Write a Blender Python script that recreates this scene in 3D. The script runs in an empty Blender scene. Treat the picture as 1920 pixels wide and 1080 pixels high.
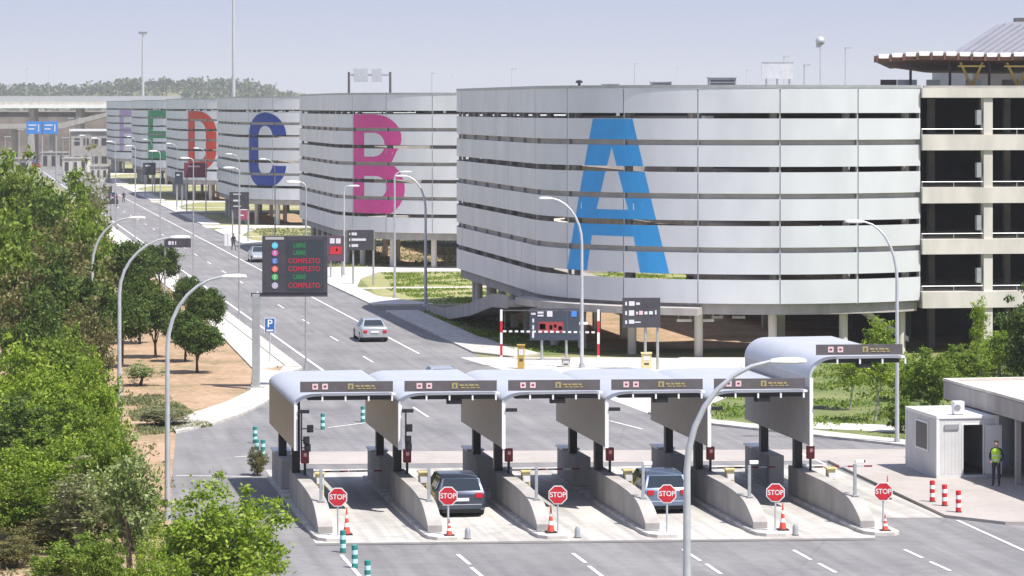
import bpy, math, random
import numpy as np
from mathutils import Vector, Matrix

random.seed(7)
sc = bpy.context.scene
COL = sc.collection
R = math.radians
PI = math.pi

# ------------------------------------------------------------------ camera
# The camera stands at the origin, 15 m up, looking level along +Y.
cam_d = bpy.data.cameras.new('camera')
cam = bpy.data.objects.new('camera', cam_d)
COL.objects.link(cam)
cam.location = (0, 0, 15)
cam.rotation_euler = (R(90), 0, 0)
cam_d.lens = 112.5
cam_d.sensor_width = 36
cam_d.shift_y = -340 / 1920
cam_d.clip_start = 0.5
cam_d.clip_end = 30000
sc.camera = cam

# ------------------------------------------------------------------ world, sun, exposure
SUN_H = Vector((0.44, -0.36, 1.0)).normalized()      # direction towards the sun
SUN_EL = math.asin(SUN_H.z)
SUN_AZ = math.atan2(SUN_H.x, SUN_H.y)
w = bpy.data.worlds.new('World')
sc.world = w
w.use_nodes = True
nt = w.node_tree
nt.nodes.clear()
sky = nt.nodes.new('ShaderNodeTexSky')
sky.sky_type = 'NISHITA'
sky.sun_disc = False
sky.sun_elevation = SUN_EL
sky.sun_rotation = SUN_AZ
sky.altitude = 600
sky.air_density = 1.1
sky.dust_density = 1.0
sky.ozone_density = 2.0
bg = nt.nodes.new('ShaderNodeBackground')
bg.inputs['Strength'].default_value = 0.085
wo = nt.nodes.new('ShaderNodeOutputWorld')
mixs = nt.nodes.new('ShaderNodeMix'); mixs.data_type = 'RGBA'
mixs.inputs[0].default_value = 0.85
gtc = nt.nodes.new('ShaderNodeTexCoord'); gsx = nt.nodes.new('ShaderNodeSeparateXYZ'); grp = nt.nodes.new('ShaderNodeValToRGB')
grp.color_ramp.elements[0].position = 0.0; grp.color_ramp.elements[0].color = (0.84, 0.885, 1.0, 1)
grp.color_ramp.elements[1].position = 0.045; grp.color_ramp.elements[1].color = (0.57, 0.655, 1.0, 1)
gsc = nt.nodes.new('ShaderNodeVectorMath'); gsc.operation = 'SCALE'; gsc.inputs['Scale'].default_value = 6.1
nt.links.new(gtc.outputs['Generated'], gsx.inputs[0]); nt.links.new(gsx.outputs['Z'], grp.inputs[0])
nt.links.new(grp.outputs[0], gsc.inputs[0]); nt.links.new(gsc.outputs[0], mixs.inputs[7])
nt.links.new(sky.outputs[0], mixs.inputs[6])
nt.links.new(mixs.outputs[2], bg.inputs[0])
nt.links.new(bg.outputs[0], wo.inputs[0])

sun_d = bpy.data.lights.new('sun', 'SUN')
sun_d.energy = 4.9
sun_d.angle = R(0.5)
sun_d.color = (1.0, 0.95, 0.88)
sun = bpy.data.objects.new('sun', sun_d)
COL.objects.link(sun)
sun.location = (40, 60, 80)
sun.rotation_euler = SUN_H.to_track_quat('Z', 'Y').to_euler()

sc.view_settings.view_transform = 'Standard'
sc.view_settings.look = 'None'
sc.view_settings.exposure = 0.62
sc.view_settings.gamma = 1
sc.view_settings.use_curve_mapping = False

# ------------------------------------------------------------------ frames
ANG = R(9.93)
CA, SA = math.cos(ANG), math.sin(ANG)
def P(u, v, z=0.0):
    """road frame (u across, v along) to world"""
    return (CA * u - SA * v, SA * u + CA * v, z)
def UV(X, Y):
    return (CA * X + SA * Y, -SA * X + CA * Y)
def G(px, py, z=0.0):
    """ground point measured from the photograph"""
    Y = 6000 * (15 - z) / (py - 200)
    return ((px - 960) * Y / 6000, Y, z)
def XY(px, Y, z=0.0):
    return ((px - 960) * Y / 6000, Y, z)

# ------------------------------------------------------------------ materials
MATS = {}
def mat(name, col, rough=0.7, metal=0.0, var=0.0, scale=4.0, bump=0.0, bscale=None, col2=None, emit=None,
        spec=0.5, coords='Object', detail=5.0, coat=0.0, streak=0.0):
    if name in MATS:
        return MATS[name]
    m = bpy.data.materials.new(name)
    m.use_nodes = True
    n = m.node_tree
    b = n.nodes['Principled BSDF']
    b.inputs['Roughness'].default_value = rough
    b.inputs['Metallic'].default_value = metal
    b.inputs['Specular IOR Level'].default_value = spec
    b.inputs['Coat Weight'].default_value = coat
    c = (col[0], col[1], col[2], 1)
    b.inputs['Base Color'].default_value = c
    if var > 0 or bump > 0 or col2:
        tc = n.nodes.new('ShaderNodeTexCoord')
        no = n.nodes.new('ShaderNodeTexNoise')
        no.inputs['Scale'].default_value = scale
        no.inputs['Detail'].default_value = detail
        if streak:
            mp = n.nodes.new('ShaderNodeMapping')
            mp.inputs['Scale'].default_value = (1, 1, streak)
            n.links.new(tc.outputs[coords], mp.inputs[0])
            n.links.new(mp.outputs[0], no.inputs['Vector'])
        else:
            n.links.new(tc.outputs[coords], no.inputs['Vector'])
        if var > 0 or col2:
            rp = n.nodes.new('ShaderNodeValToRGB')
            rp.color_ramp.elements[0].position = 0.34
            rp.color_ramp.elements[1].position = 0.66
            if col2:
                a, d = col, col2
            else:
                a = tuple(x * (1 - var) for x in col)
                d = tuple(min(1, x * (1 + var)) for x in col)
            rp.color_ramp.elements[0].color = (*a, 1)
            rp.color_ramp.elements[1].color = (*d, 1)
            n.links.new(no.outputs['Fac'], rp.inputs[0])
            n.links.new(rp.outputs[0], b.inputs['Base Color'])
        if bump > 0:
            nb = n.nodes.new('ShaderNodeTexNoise')
            nb.inputs['Scale'].default_value = bscale or scale * 6
            nb.inputs['Detail'].default_value = 3
            n.links.new(tc.outputs[coords], nb.inputs['Vector'])
            bp = n.nodes.new('ShaderNodeBump')
            bp.inputs['Strength'].default_value = bump
            bp.inputs['Distance'].default_value = 0.05
            n.links.new(nb.outputs['Fac'], bp.inputs['Height'])
            n.links.new(bp.outputs[0], b.inputs['Normal'])
    if emit:
        b.inputs['Emission Color'].default_value = (*emit[:3], 1)
        b.inputs['Emission Strength'].default_value = emit[3]
    MATS[name] = m
    return m

def ground_mat(name, stops, s1=0.15, s2=2.0, rough=0.9, fine=0.25, tracks=0.0):
    """several noise scales mixed, colours given as ramp stops; Object coords = metres"""
    m = bpy.data.materials.new(name)
    m.use_nodes = True
    n = m.node_tree
    b = n.nodes['Principled BSDF']
    b.inputs['Roughness'].default_value = rough
    b.inputs['Specular IOR Level'].default_value = 0.25
    tc = n.nodes.new('ShaderNodeTexCoord')
    n1 = n.nodes.new('ShaderNodeTexNoise'); n1.inputs['Scale'].default_value = s1; n1.inputs['Detail'].default_value = 6
    n2 = n.nodes.new('ShaderNodeTexNoise'); n2.inputs['Scale'].default_value = s2; n2.inputs['Detail'].default_value = 6
    mx = n.nodes.new('ShaderNodeMix'); mx.data_type = 'FLOAT'; mx.inputs[0].default_value = fine
    for q in (n1, n2):
        n.links.new(tc.outputs['Object'], q.inputs['Vector'])
    n.links.new(n1.outputs['Fac'], mx.inputs[2])
    n.links.new(n2.outputs['Fac'], mx.inputs[3])
    rp = n.nodes.new('ShaderNodeValToRGB')
    el = rp.color_ramp.elements
    while len(el) < len(stops):
        el.new(0.5)
    for e, (p, c) in zip(el, stops):
        e.position = p
        e.color = (*c, 1)
    n.links.new(mx.outputs[0], rp.inputs[0])
    if tracks:
        mp = n.nodes.new('ShaderNodeMapping'); mp.vector_type = 'TEXTURE'
        mp.inputs['Rotation'].default_value = (0, 0, R(9.5)); mp.inputs['Scale'].default_value = (0.55, 14, 1)
        n3 = n.nodes.new('ShaderNodeTexNoise'); n3.inputs['Scale'].default_value = 1.0; n3.inputs['Detail'].default_value = 3
        n.links.new(tc.outputs['Object'], mp.inputs[0]); n.links.new(mp.outputs[0], n3.inputs['Vector'])
        r3 = n.nodes.new('ShaderNodeValToRGB'); r3.color_ramp.elements[0].position = 0.38; r3.color_ramp.elements[1].position = 0.62
        k_ = 1 - tracks
        r3.color_ramp.elements[0].color = (k_, k_, k_, 1); r3.color_ramp.elements[1].color = (1, 1, 1, 1)
        vo = n.nodes.new('ShaderNodeTexVoronoi'); vo.feature = 'DISTANCE_TO_EDGE'; vo.inputs['Scale'].default_value = 0.16; vo.inputs['Randomness'].default_value = 1.0
        wn = n.nodes.new('ShaderNodeMix'); wn.data_type = 'RGBA'; wn.inputs[0].default_value = 0.12
        n.links.new(tc.outputs['Object'], wn.inputs[6]); n.links.new(n2.outputs['Color'], wn.inputs[7]); n.links.new(wn.outputs[2], vo.inputs['Vector'])
        r4 = n.nodes.new('ShaderNodeValToRGB'); r4.color_ramp.elements[0].position = 0.0; r4.color_ramp.elements[1].position = 0.012
        r4.color_ramp.elements[0].color = (0.86, 0.86, 0.86, 1); r4.color_ramp.elements[1].color = (1, 1, 1, 1)
        n.links.new(n3.outputs['Fac'], r3.inputs[0]); n.links.new(vo.outputs['Distance'], r4.inputs[0])
        m1 = n.nodes.new('ShaderNodeMix'); m1.data_type = 'RGBA'; m1.blend_type = 'MULTIPLY'; m1.inputs[0].default_value = 1
        m2 = n.nodes.new('ShaderNodeMix'); m2.data_type = 'RGBA'; m2.blend_type = 'MULTIPLY'; m2.inputs[0].default_value = 1
        n.links.new(rp.outputs[0], m1.inputs[6]); n.links.new(r3.outputs[0], m1.inputs[7])
        n.links.new(m1.outputs[2], m2.inputs[6]); n.links.new(r4.outputs[0], m2.inputs[7])
        n.links.new(m2.outputs[2], b.inputs['Base Color'])
    else:
        n.links.new(rp.outputs[0], b.inputs['Base Color'])
    bp = n.nodes.new('ShaderNodeBump'); bp.inputs['Strength'].default_value = 0.4; bp.inputs['Distance'].default_value = 0.03
    n.links.new(n2.outputs['Fac'], bp.inputs['Height'])
    n.links.new(bp.outputs[0], b.inputs['Normal'])
    MATS[name] = m
    return m

def leaf_mat(name, cols, trans=0.35):
    """leaf colour varies leaf by leaf and clump by clump"""
    m = bpy.data.materials.new(name)
    m.use_nodes = True
    n = m.node_tree
    n.nodes.clear()
    out = n.nodes.new('ShaderNodeOutputMaterial')
    ge = n.nodes.new('ShaderNodeNewGeometry')
    tc = n.nodes.new('ShaderNodeTexCoord')
    no = n.nodes.new('ShaderNodeTexNoise'); no.inputs['Scale'].default_value = 0.9; no.inputs['Detail'].default_value = 2
    n.links.new(tc.outputs['Object'], no.inputs['Vector'])
    mx = n.nodes.new('ShaderNodeMix'); mx.data_type = 'FLOAT'; mx.inputs[0].default_value = 0.5
    n.links.new(ge.outputs['Random Per Island'], mx.inputs[2])
    n.links.new(no.outputs['Fac'], mx.inputs[3])
    rp = n.nodes.new('ShaderNodeValToRGB')
    el = rp.color_ramp.elements
    while len(el) < len(cols):
        el.new(0.5)
    for i, (e, c) in enumerate(zip(el, cols)):
        e.position = 0.2 + 0.6 * i / (len(cols) - 1)
        e.color = (c[0] * 0.82, c[1] * 0.82, c[2] * 0.82, 1)
    n.links.new(mx.outputs[0], rp.inputs[0])
    d = n.nodes.new('ShaderNodeBsdfPrincipled'); d.inputs['Roughness'].default_value = 0.6
    d.inputs['Specular IOR Level'].default_value = 0.2
    t = n.nodes.new('ShaderNodeBsdfTranslucent')
    ms = n.nodes.new('ShaderNodeMixShader'); ms.inputs[0].default_value = trans
    n.links.new(rp.outputs[0], d.inputs['Base Color'])
    n.links.new(rp.outputs[0], t.inputs['Color'])
    n.links.new(d.outputs[0], ms.inputs[1]); n.links.new(t.outputs[0], ms.inputs[2])
    n.links.new(ms.outputs[0], out.inputs[0])
    MATS[name] = m
    return m

asphalt = ground_mat('asphalt', [(0.3, (0.17, 0.166, 0.172)), (0.5, (0.215, 0.21, 0.214)), (0.7, (0.265, 0.257, 0.258))], 0.16, 1.6, 0.85, 0.35, 0.17)
asphalt_dark = ground_mat('asphalt_lane', [(0.3, (0.12, 0.118, 0.12)), (0.7, (0.19, 0.18, 0.18))], 0.3, 2.0, 0.85, 0.4)
concrete_lane = ground_mat('lane_concrete', [(0.3, (0.40, 0.382, 0.355)), (0.55, (0.50, 0.482, 0.452)), (0.75, (0.58, 0.56, 0.53))], 0.25, 1.8, 0.85, 0.45, 0.28)
pale_paving = ground_mat('pale_paving', [(0.3, (0.48, 0.45, 0.41)), (0.7, (0.64, 0.61, 0.57))], 0.3, 2.5, 0.85, 0.4)
pink_paving = ground_mat('pink_paving', [(0.3, (0.33, 0.30, 0.28)), (0.7, (0.43, 0.395, 0.37))], 0.4, 3.0, 0.85, 0.4)
dirt = ground_mat('dirt', [(0.3, (0.15, 0.16, 0.07)), (0.42, (0.26, 0.20, 0.12)), (0.52, (0.37, 0.25, 0.16)), (0.72, (0.48, 0.36, 0.26))], 0.3, 2.4, 0.95, 0.5)
field = ground_mat('field', [(0.3, (0.10, 0.13, 0.04)), (0.5, (0.20, 0.21, 0.09)), (0.7, (0.32, 0.28, 0.17))], 0.02, 0.4, 0.95, 0.45)
lawn = ground_mat('lawn', [(0.3, (0.07, 0.11, 0.03)), (0.5, (0.13, 0.165, 0.055)), (0.7, (0.25, 0.24, 0.11))], 0.25, 2.2, 0.95, 0.45)
dry_lawn = ground_mat('dry_lawn', [(0.3, (0.13, 0.17, 0.05)), (0.45, (0.24, 0.25, 0.10)), (0.62, (0.36, 0.33, 0.17)), (0.75, (0.33, 0.23, 0.14))], 0.18, 1.8, 0.95, 0.45)
white_line = mat('road_paint', (0.72, 0.71, 0.69), 0.7, var=0.2, scale=3)
kerb_m = mat('kerb_stone', (0.46, 0.44, 0.41), 0.85, var=0.2, scale=2.0, bump=0.2)
concrete = mat('concrete', (0.36, 0.34, 0.32), 0.85, var=0.14, scale=1.2, bump=0.15, streak=0.35)
concrete_w = mat('concrete_pale', (0.56, 0.53, 0.48), 0.85, var=0.12, scale=0.8, bump=0.1, streak=0.3)
concrete_d = mat('concrete_dark', (0.17, 0.165, 0.16), 0.9, var=0.2, scale=0.7)
bay_shade = mat('painted_bay_shade', (0.035, 0.035, 0.045), 0.9, var=0.3, scale=0.5)  # near-black: the shade deep in the bays is put into this colour
silver = mat('silver_panel', (0.65, 0.67, 0.695), 0.40, 0.25, var=0.07, scale=0.45, spec=0.4, streak=0.4, bump=0.03, bscale=0.6)
white_metal = mat('white_metal', (0.53, 0.55, 0.58), 0.36, 0.3, var=0.04, scale=1.0)
wall_metal = mat('side_metal_bounce', (0.27, 0.24, 0.22), 0.38, 0.5, var=0.06, scale=2.0)  # brown tone holds the warm ground bounce on the shaded canopy sides
galv = mat('galvanised', (0.42, 0.44, 0.45), 0.45, 0.5, var=0.1, scale=3.0)
galv_p = mat('pale_post', (0.55, 0.57, 0.60), 0.45, 0.4, var=0.08, scale=3.0)
dark_metal = mat('dark_metal', (0.025, 0.025, 0.03), 0.45, 0.2)
sign_dark = mat('sign_dark', (0.052, 0.05, 0.062), 0.5, var=0.15, scale=2.0)
sign_grey = mat('sign_grey', (0.105, 0.095, 0.10), 0.5, var=0.1, scale=2.0)
sign_navy = mat('sign_navy', (0.035, 0.045, 0.07), 0.5, var=0.1, scale=2)
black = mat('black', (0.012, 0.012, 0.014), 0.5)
white = mat('white_paint', (0.78, 0.78, 0.78), 0.45)
glyph = mat('glyph_white', (0.62, 0.62, 0.66), 0.5)
glyph_pink = mat('glyph_pink', (0.70, 0.50, 0.53), 0.5)
glyph_yel = mat('glyph_yellow', (0.36, 0.30, 0.13), 0.5)
red = mat('red_paint', (0.52, 0.02, 0.03), 0.4, var=0.1, scale=4)
red_dark = mat('red_dark', (0.20, 0.012, 0.02), 0.4)
orange_red = mat('cone_orange', (0.62, 0.08, 0.05), 0.5)
yellow = mat('yellow_paint', (0.58, 0.50, 0.24), 0.5, var=0.12, scale=5)
amber = mat('amber_paint', (0.42, 0.28, 0.06), 0.5)
teal = mat('teal_plastic', (0.02, 0.22, 0.20), 0.45)
teal_w = mat('reflective_band', (0.50, 0.78, 0.76), 0.4)
blue_sign = mat('blue_sign', (0.03, 0.13, 0.42), 0.4)
blue_bright = mat('blue_bright', (0.05, 0.22, 0.62), 0.4)
rubber = mat('rubber', (0.02, 0.02, 0.021), 0.8)
glass_d = mat('car_glass', (0.02, 0.028, 0.035), 0.08, spec=0.8)
glass_b = mat('pale_glass', (0.30, 0.36, 0.42), 0.1, spec=0.8)
rim_m = mat('rim', (0.5, 0.5, 0.52), 0.3, 0.8)
bark = mat('bark', (0.13, 0.095, 0.07), 0.9, var=0.3, scale=4, bump=0.3)
bark_p = mat('bark_pale', (0.33, 0.31, 0.27), 0.9, var=0.3, scale=4)
light_panel = mat('lamp_glass', (0.80, 0.82, 0.85), 0.25)
tail = mat('tail_light', (0.45, 0.01, 0.02), 0.2)
brown = mat('brown_slats', (0.10, 0.045, 0.028), 0.7, var=0.3, scale=1.0)
steel_grey = mat('roof_grey', (0.25, 0.25, 0.28), 0.5, 0.2, var=0.08, scale=0.4)
ochre = mat('ochre_steel', (0.40, 0.30, 0.08), 0.5)
roof_gravel = mat('roof_gravel', (0.52, 0.46, 0.41), 0.95, var=0.12, scale=1.5)
hill_m = ground_mat('hill_green', [(0.3, (0.06, 0.09, 0.03)), (0.5, (0.12, 0.14, 0.06)), (0.7, (0.30, 0.26, 0.17))], 0.01, 0.06, 0.95, 0.5)

# ------------------------------------------------------------------ mesh builder
class MB:
    def __init__(s):
        s.v = []; s.f = []; s.m = []
        s.T = Matrix.Identity(4); s.cuts = []
    def add(s, vs, fs, m=0):
        o = len(s.v); s.cuts.append((o, len(s.f)))
        s.v += [tuple(s.T @ Vector(p)) for p in vs]
        s.f += [tuple(i + o for i in q) for q in fs]
        s.m += [m] * len(fs)
        return s
    def box(s, x0, x1, y0, y1, z0, z1, m=0):
        return s.add([(x0, y0, z0), (x1, y0, z0), (x1, y1, z0), (x0, y1, z0), (x0, y0, z1), (x1, y0, z1), (x1, y1, z1), (x0, y1, z1)],
                     [(0, 3, 2, 1), (4, 5, 6, 7), (0, 1, 5, 4), (1, 2, 6, 5), (2, 3, 7, 6), (3, 0, 4, 7)], m)
    def cbox(s, c, d, m=0):
        return s.box(c[0] - d[0] / 2, c[0] + d[0] / 2, c[1] - d[1] / 2, c[1] + d[1] / 2, c[2] - d[2] / 2, c[2] + d[2] / 2, m)
    def cyl(s, p0, p1, r0, r1=None, n=10, m=0, caps=True):
        return s.tube([p0, p1], [r0, r0 if r1 is None else r1], n, m, caps)
    def tube(s, pts, r, n=8, m=0, caps=True):
        pts = [Vector(p) for p in pts]
        if not hasattr(r, '__len__'):
            r = [r] * len(pts)
        vs = []; fs = []
        up = None
        for i, p in enumerate(pts):
            a = pts[max(0, i - 1)]; b = pts[min(len(pts) - 1, i + 1)]
            d = (b - a).normalized()
            if up is None:
                up = Vector((1, 0, 0)) if abs(d.x) < 0.9 else Vector((0, 1, 0))
            x = (up - d * up.dot(d)).normalized()
            up = x
            y = d.cross(x)
            for k in range(n):
                t = 2 * PI * k / n
                vs.append(p + (x * math.cos(t) + y * math.sin(t)) * r[i])
        for i in range(len(pts) - 1):
            for k in range(n):
                k2 = (k + 1) % n
                fs.append((i * n + k, i * n + k2, (i + 1) * n + k2, (i + 1) * n + k))
        if caps:
            fs.append(tuple(range(n - 1, -1, -1)))
            fs.append(tuple((len(pts) - 1) * n + k for k in range(n)))
        return s.add(vs, fs, m)
    def prism(s, poly, lo, hi, axis='z', m=0):
        """poly: 2D points ccw; axis = extrusion axis: z -> (x,y), x -> (y,z), y -> (x,z)"""
        def mk(a, b, c):
            return {'z': (a, b, c), 'x': (c, a, b), 'y': (a, c, b)}[axis]
        n = len(poly)
        vs = [mk(a, b, lo) for a, b in poly] + [mk(a, b, hi) for a, b in poly]
        fs = [tuple(range(n - 1, -1, -1)), tuple(range(n, 2 * n))] + [(i, (i + 1) % n, n + (i + 1) % n, n + i) for i in range(n)]
        return s.add(vs, fs, m)
    def lathe(s, prof, c=(0, 0, 0), n=12, m=0):
        vs = []; fs = []
        for r, z in prof:
            for k in range(n):
                t = 2 * PI * k / n
                vs.append((c[0] + r * math.cos(t), c[1] + r * math.sin(t), c[2] + z))
        for i in range(len(prof) - 1):
            for k in range(n):
                k2 = (k + 1) % n
                fs.append((i * n + k, i * n + k2, (i + 1) * n + k2, (i + 1) * n + k))
        fs.append(tuple(range(n - 1, -1, -1)))
        fs.append(tuple((len(prof) - 1) * n + k for k in range(n)))
        return s.add(vs, fs, m)
    def ball(s, c, r, n=10, m=0):
        prof = [(math.sin(PI * i / 6), -math.cos(PI * i / 6)) for i in range(1, 6)]
        vs = [(0, 0, -1)] ; 
        vs2 = []
        for a, z in prof:
            for k in range(n):
                t = 2 * PI * k / n
                vs2.append((a * math.cos(t), a * math.sin(t), z))
        rx, ry, rz = (r, r, r) if not hasattr(r, '__len__') else r
        al = [(0, 0, -1)] + vs2 + [(0, 0, 1)]
        fs = [(0, 1 + (k + 1) % n, 1 + k) for k in range(n)]
        for i in range(4):
            for k in range(n):
                k2 = (k + 1) % n
                fs.append((1 + i * n + k, 1 + i * n + k2, 1 + (i + 1) * n + k2, 1 + (i + 1) * n + k))
        L = len(al) - 1
        fs += [(L, 1 + 4 * n + k, 1 + 4 * n + (k + 1) % n) for k in range(n)]
        return s.add([(c[0] + p[0] * rx, c[1] + p[1] * ry, c[2] + p[2] * rz) for p in al], fs, m)
    def poly(s, pts, m=0):
        return s.add(pts, [tuple(range(len(pts)))], m)
    def quad(s, a, b, c, d, m=0):
        return s.add([a, b, c, d], [(0, 1, 2, 3)], m)
    def build(s, name, mats, parent=None, smooth=None, bevel=0, seg=2, split=False):
        if split:
            o = None; k0 = 0
            for (nv, nf) in s.cuts + [(len(s.v), len(s.f))]:
                if k0 == 0 and nv == 0: k0 = 1; pv, pf = 0, 0; continue
                q = MB(); q.v = s.v[pv:nv]; q.f = [tuple(i - pv for i in f_) for f_ in s.f[pf:nf]]; q.m = s.m[pf:nf]
                o = q.build(name, mats, parent, smooth, bevel, seg); pv, pf = nv, nf
            return o
        me = bpy.data.meshes.new(name)
        me.from_pydata(s.v, [], s.f)
        if not isinstance(mats, (list, tuple)):
            mats = [mats]
        for q in mats:
            me.materials.append(q)
        if len(mats) > 1:
            me.polygons.foreach_set('material_index', s.m)
        if smooth is not None:
            me.polygons.foreach_set('use_smooth', [True] * len(s.f))
            me.set_sharp_from_angle(angle=R(smooth))
        me.update()
        o = bpy.data.objects.new(name, me)
        COL.objects.link(o)
        if parent:
            o.parent = parent
        if bevel:
            b = o.modifiers.new('bevel', 'BEVEL'); b.width = bevel; b.segments = seg; b.limit_method = 'ANGLE'
            if smooth is None:
                pass
        return o

def tag(o, label=None, cat=None, group=None, kind=None):
    if label: o['label'] = label
    if cat: o['category'] = cat
    if group: o['group'] = group
    if kind: o['kind'] = kind
    return o
def thing(name, label, cat, loc=(0, 0, 0), rz=0.0, group=None):
    o = bpy.data.objects.new(name, None)
    o.empty_display_size = 0.3
    COL.objects.link(o)
    o.location = loc
    o.rotation_euler = (0, 0, rz)
    return tag(o, label, cat, group)
CH = {}
def kids(o):
    return [c for c in bpy.data.objects if c.parent == o]
def copy_tree(o, loc=None, rz=None, scale=None, label=None, parent=None):
    key = o.name
    if key not in CH:
        CH[key] = kids(o)
    c = o.copy()
    COL.objects.link(c)
    if parent: c.parent = parent
    if loc is not None: c.location = loc
    if rz is not None: c.rotation_euler = (0, 0, rz)
    if scale is not None: c.scale = scale if hasattr(scale, '__len__') else (scale,) * 3
    if label: c['label'] = label
    for ch in CH[key]:
        copy_tree(ch, parent=c)
    return c
def struct(name, mb, m, **k):
    o = mb.build(name, m, **k)
    o['kind'] = 'structure'
    return o
def sheet(name, pts, z, m):
    b = MB(); b.poly([(p[0], p[1], z) for p in pts])
    # make sure it faces up
    a = sum(pts[i][0] * pts[(i + 1) % len(pts)][1] - pts[(i + 1) % len(pts)][0] * pts[i][1] for i in range(len(pts)))
    if a < 0:
        b.f = [tuple(reversed(q)) for q in b.f]
    return struct(name, b, m)
def slab(name, pts, h, m, z0=-0.05):
    a = sum(pts[i][0] * pts[(i + 1) % len(pts)][1] - pts[(i + 1) % len(pts)][0] * pts[i][1] for i in range(len(pts)))
    pp = [(p[0], p[1]) for p in pts]
    if a < 0: pp.reverse()
    b = MB(); b.prism(pp, z0, h)
    return struct(name, b, m)
_tx = {}
def text_geo(s, size):
    k = (s, size)
    if k in _tx: return _tx[k]
    cu = bpy.data.curves.new('t', 'FONT'); cu.body = s; cu.size = size; cu.align_x = 'CENTER'; cu.align_y = 'CENTER'
    cu.offset = size * 0.012
    ob = bpy.data.objects.new('t', cu); COL.objects.link(ob)
    dg = bpy.context.evaluated_depsgraph_get(); dg.update()
    me = bpy.data.meshes.new_from_object(ob.evaluated_get(dg))
    vs = [tuple(v.co) for v in me.vertices]; fs = [tuple(p.vertices) for p in me.polygons]
    bpy.data.objects.remove(ob); bpy.data.meshes.remove(me); bpy.data.curves.remove(cu)
    _tx[k] = (vs, fs)
    return vs, fs
def text(mb, s, size, c, m=0, sx=1.0):
    """writing that faces -Y, centred at c"""
    vs, fs = text_geo(s, size)
    mb.add([(c[0] + p[0] * sx, c[1], c[2] + p[1]) for p in vs], fs, m)
def rbox2(mb, cx, y, cz, w_, h_, m=0):
    """thin raised plate facing -Y"""
    mb.box(cx - w_ / 2, cx + w_ / 2, y - 0.012, y + 0.01, cz - h_ / 2, cz + h_ / 2, m)

# ================================================================== GROUND
b = MB(); b.poly([(-6000, -300, 0), (6000, -300, 0), (6000, 9000, 0), (-6000, 9000, 0)])
struct('ground', b, field)
# dirt strip on the left of the road
sheet('dirt_ground', [P(-14, 60), P(10, 60), P(9.6, 118), P(10.4, 146), P(19.6, 178), P(19.6, 420), P(-10, 420)], 0.012, dirt)
# main road and plaza
sheet('road', [P(19.9, 176), P(31.2, 176), P(31.2, 1400), P(19.9, 1400)], 0.016, asphalt)
plaza = [G(232, 1250)[:2], G(322, 975)[:2], G(322, 900)[:2], G(330, 814)[:2], G(400, 798)[:2], G(455, 780)[:2], G(500, 757)[:2], G(533, 725)[:2], G(548, 700)[:2],
         G(580, 684)[:2], G(905, 684)[:2], G(1010, 712)[:2], G(1120, 741)[:2], G(1215, 776)[:2], G(1340, 798)[:2], G(1530, 819)[:2], G(1700, 838)[:2],
         G(2300, 870)[:2], G(3300, 1300)[:2], G(1400, 1800)[:2], G(200, 1800)[:2]]
sheet('road_plaza', plaza, 0.020, asphalt)
# pale concrete in the toll lanes
sheet('lane_paving', [G(592, 1020), G(1640, 1010), G(1655, 972), G(1772, 972), G(1548, 872), G(498, 882)], 0.026, concrete_lane)
sheet('crossing_strip', [G(560, 872), G(1700, 864), G(1700, 843), G(575, 848)], 0.030, pink_paving)
# pale forecourt beyond the toll
sheet('forecourt', [G(905, 684), G(1010, 712), G(1120, 741), G(1215, 776), G(1262, 774), G(1330, 760), G(1420, 722), G(1480, 690), G(1480, 671), G(862, 671)], 0.028, pale_paving)
# pavements
slab('pavement', [G(320, 803), G(330, 814), G(400, 798), G(455, 780), G(500, 757), G(533, 725), G(548, 700), P(19.75, 182), P(19.75, 420), P(18.9, 420), P(18.9, 184), G(525, 699), G(512, 722), G(485, 745), G(440, 765), G(380, 783)], 0.13, kerb_m)
slab('pavement', [P(16.9, 182), P(18.86, 184), P(18.86, 420), P(17.6, 420), P(17.6, 230)], 0.10, pale_paving)
slab('pavement', [G(380, 782), G(440, 764), G(485, 744), G(512, 720), G(524, 699), P(16.9, 181.9), G(470, 735), G(425, 757), G(370, 775), G(318, 792), G(320, 802)], 0.11, pale_paving)
slab('pavement', [G(1552, 868), G(1772, 972), G(1885, 985), G(2300, 985), G(2300, 858), G(1900, 850)], 0.13, pink_paving)
for n_, pts in (('pavement', [G(1215, 777), G(1340, 799), G(1530, 820), G(1700, 839), G(2300, 871), G(2300, 861), G(1700, 829), G(1530, 811), G(1340, 791), G(1225, 769)]),
                ('pavement', [P(31.2, 192), P(31.2, 232), P(33.6, 232), P(33.6, 205), P(35, 190), P(33, 188)])):
    slab(n_, pts, 0.12, kerb_m)
# right-hand lawns
sheet('lawn', [G(1225, 768), G(1340, 790), G(1530, 810), G(1700, 828), G(2300, 860), G(2600, 700), G(2600, 676), G(1480, 676), G(1481, 691), G(1421, 723), G(1331, 761)], 0.014, lawn)
slab('path', [G(1500, 804), G(1690, 812), G(1700, 800), G(1500, 792)], 0.05, pale_paving)
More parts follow.
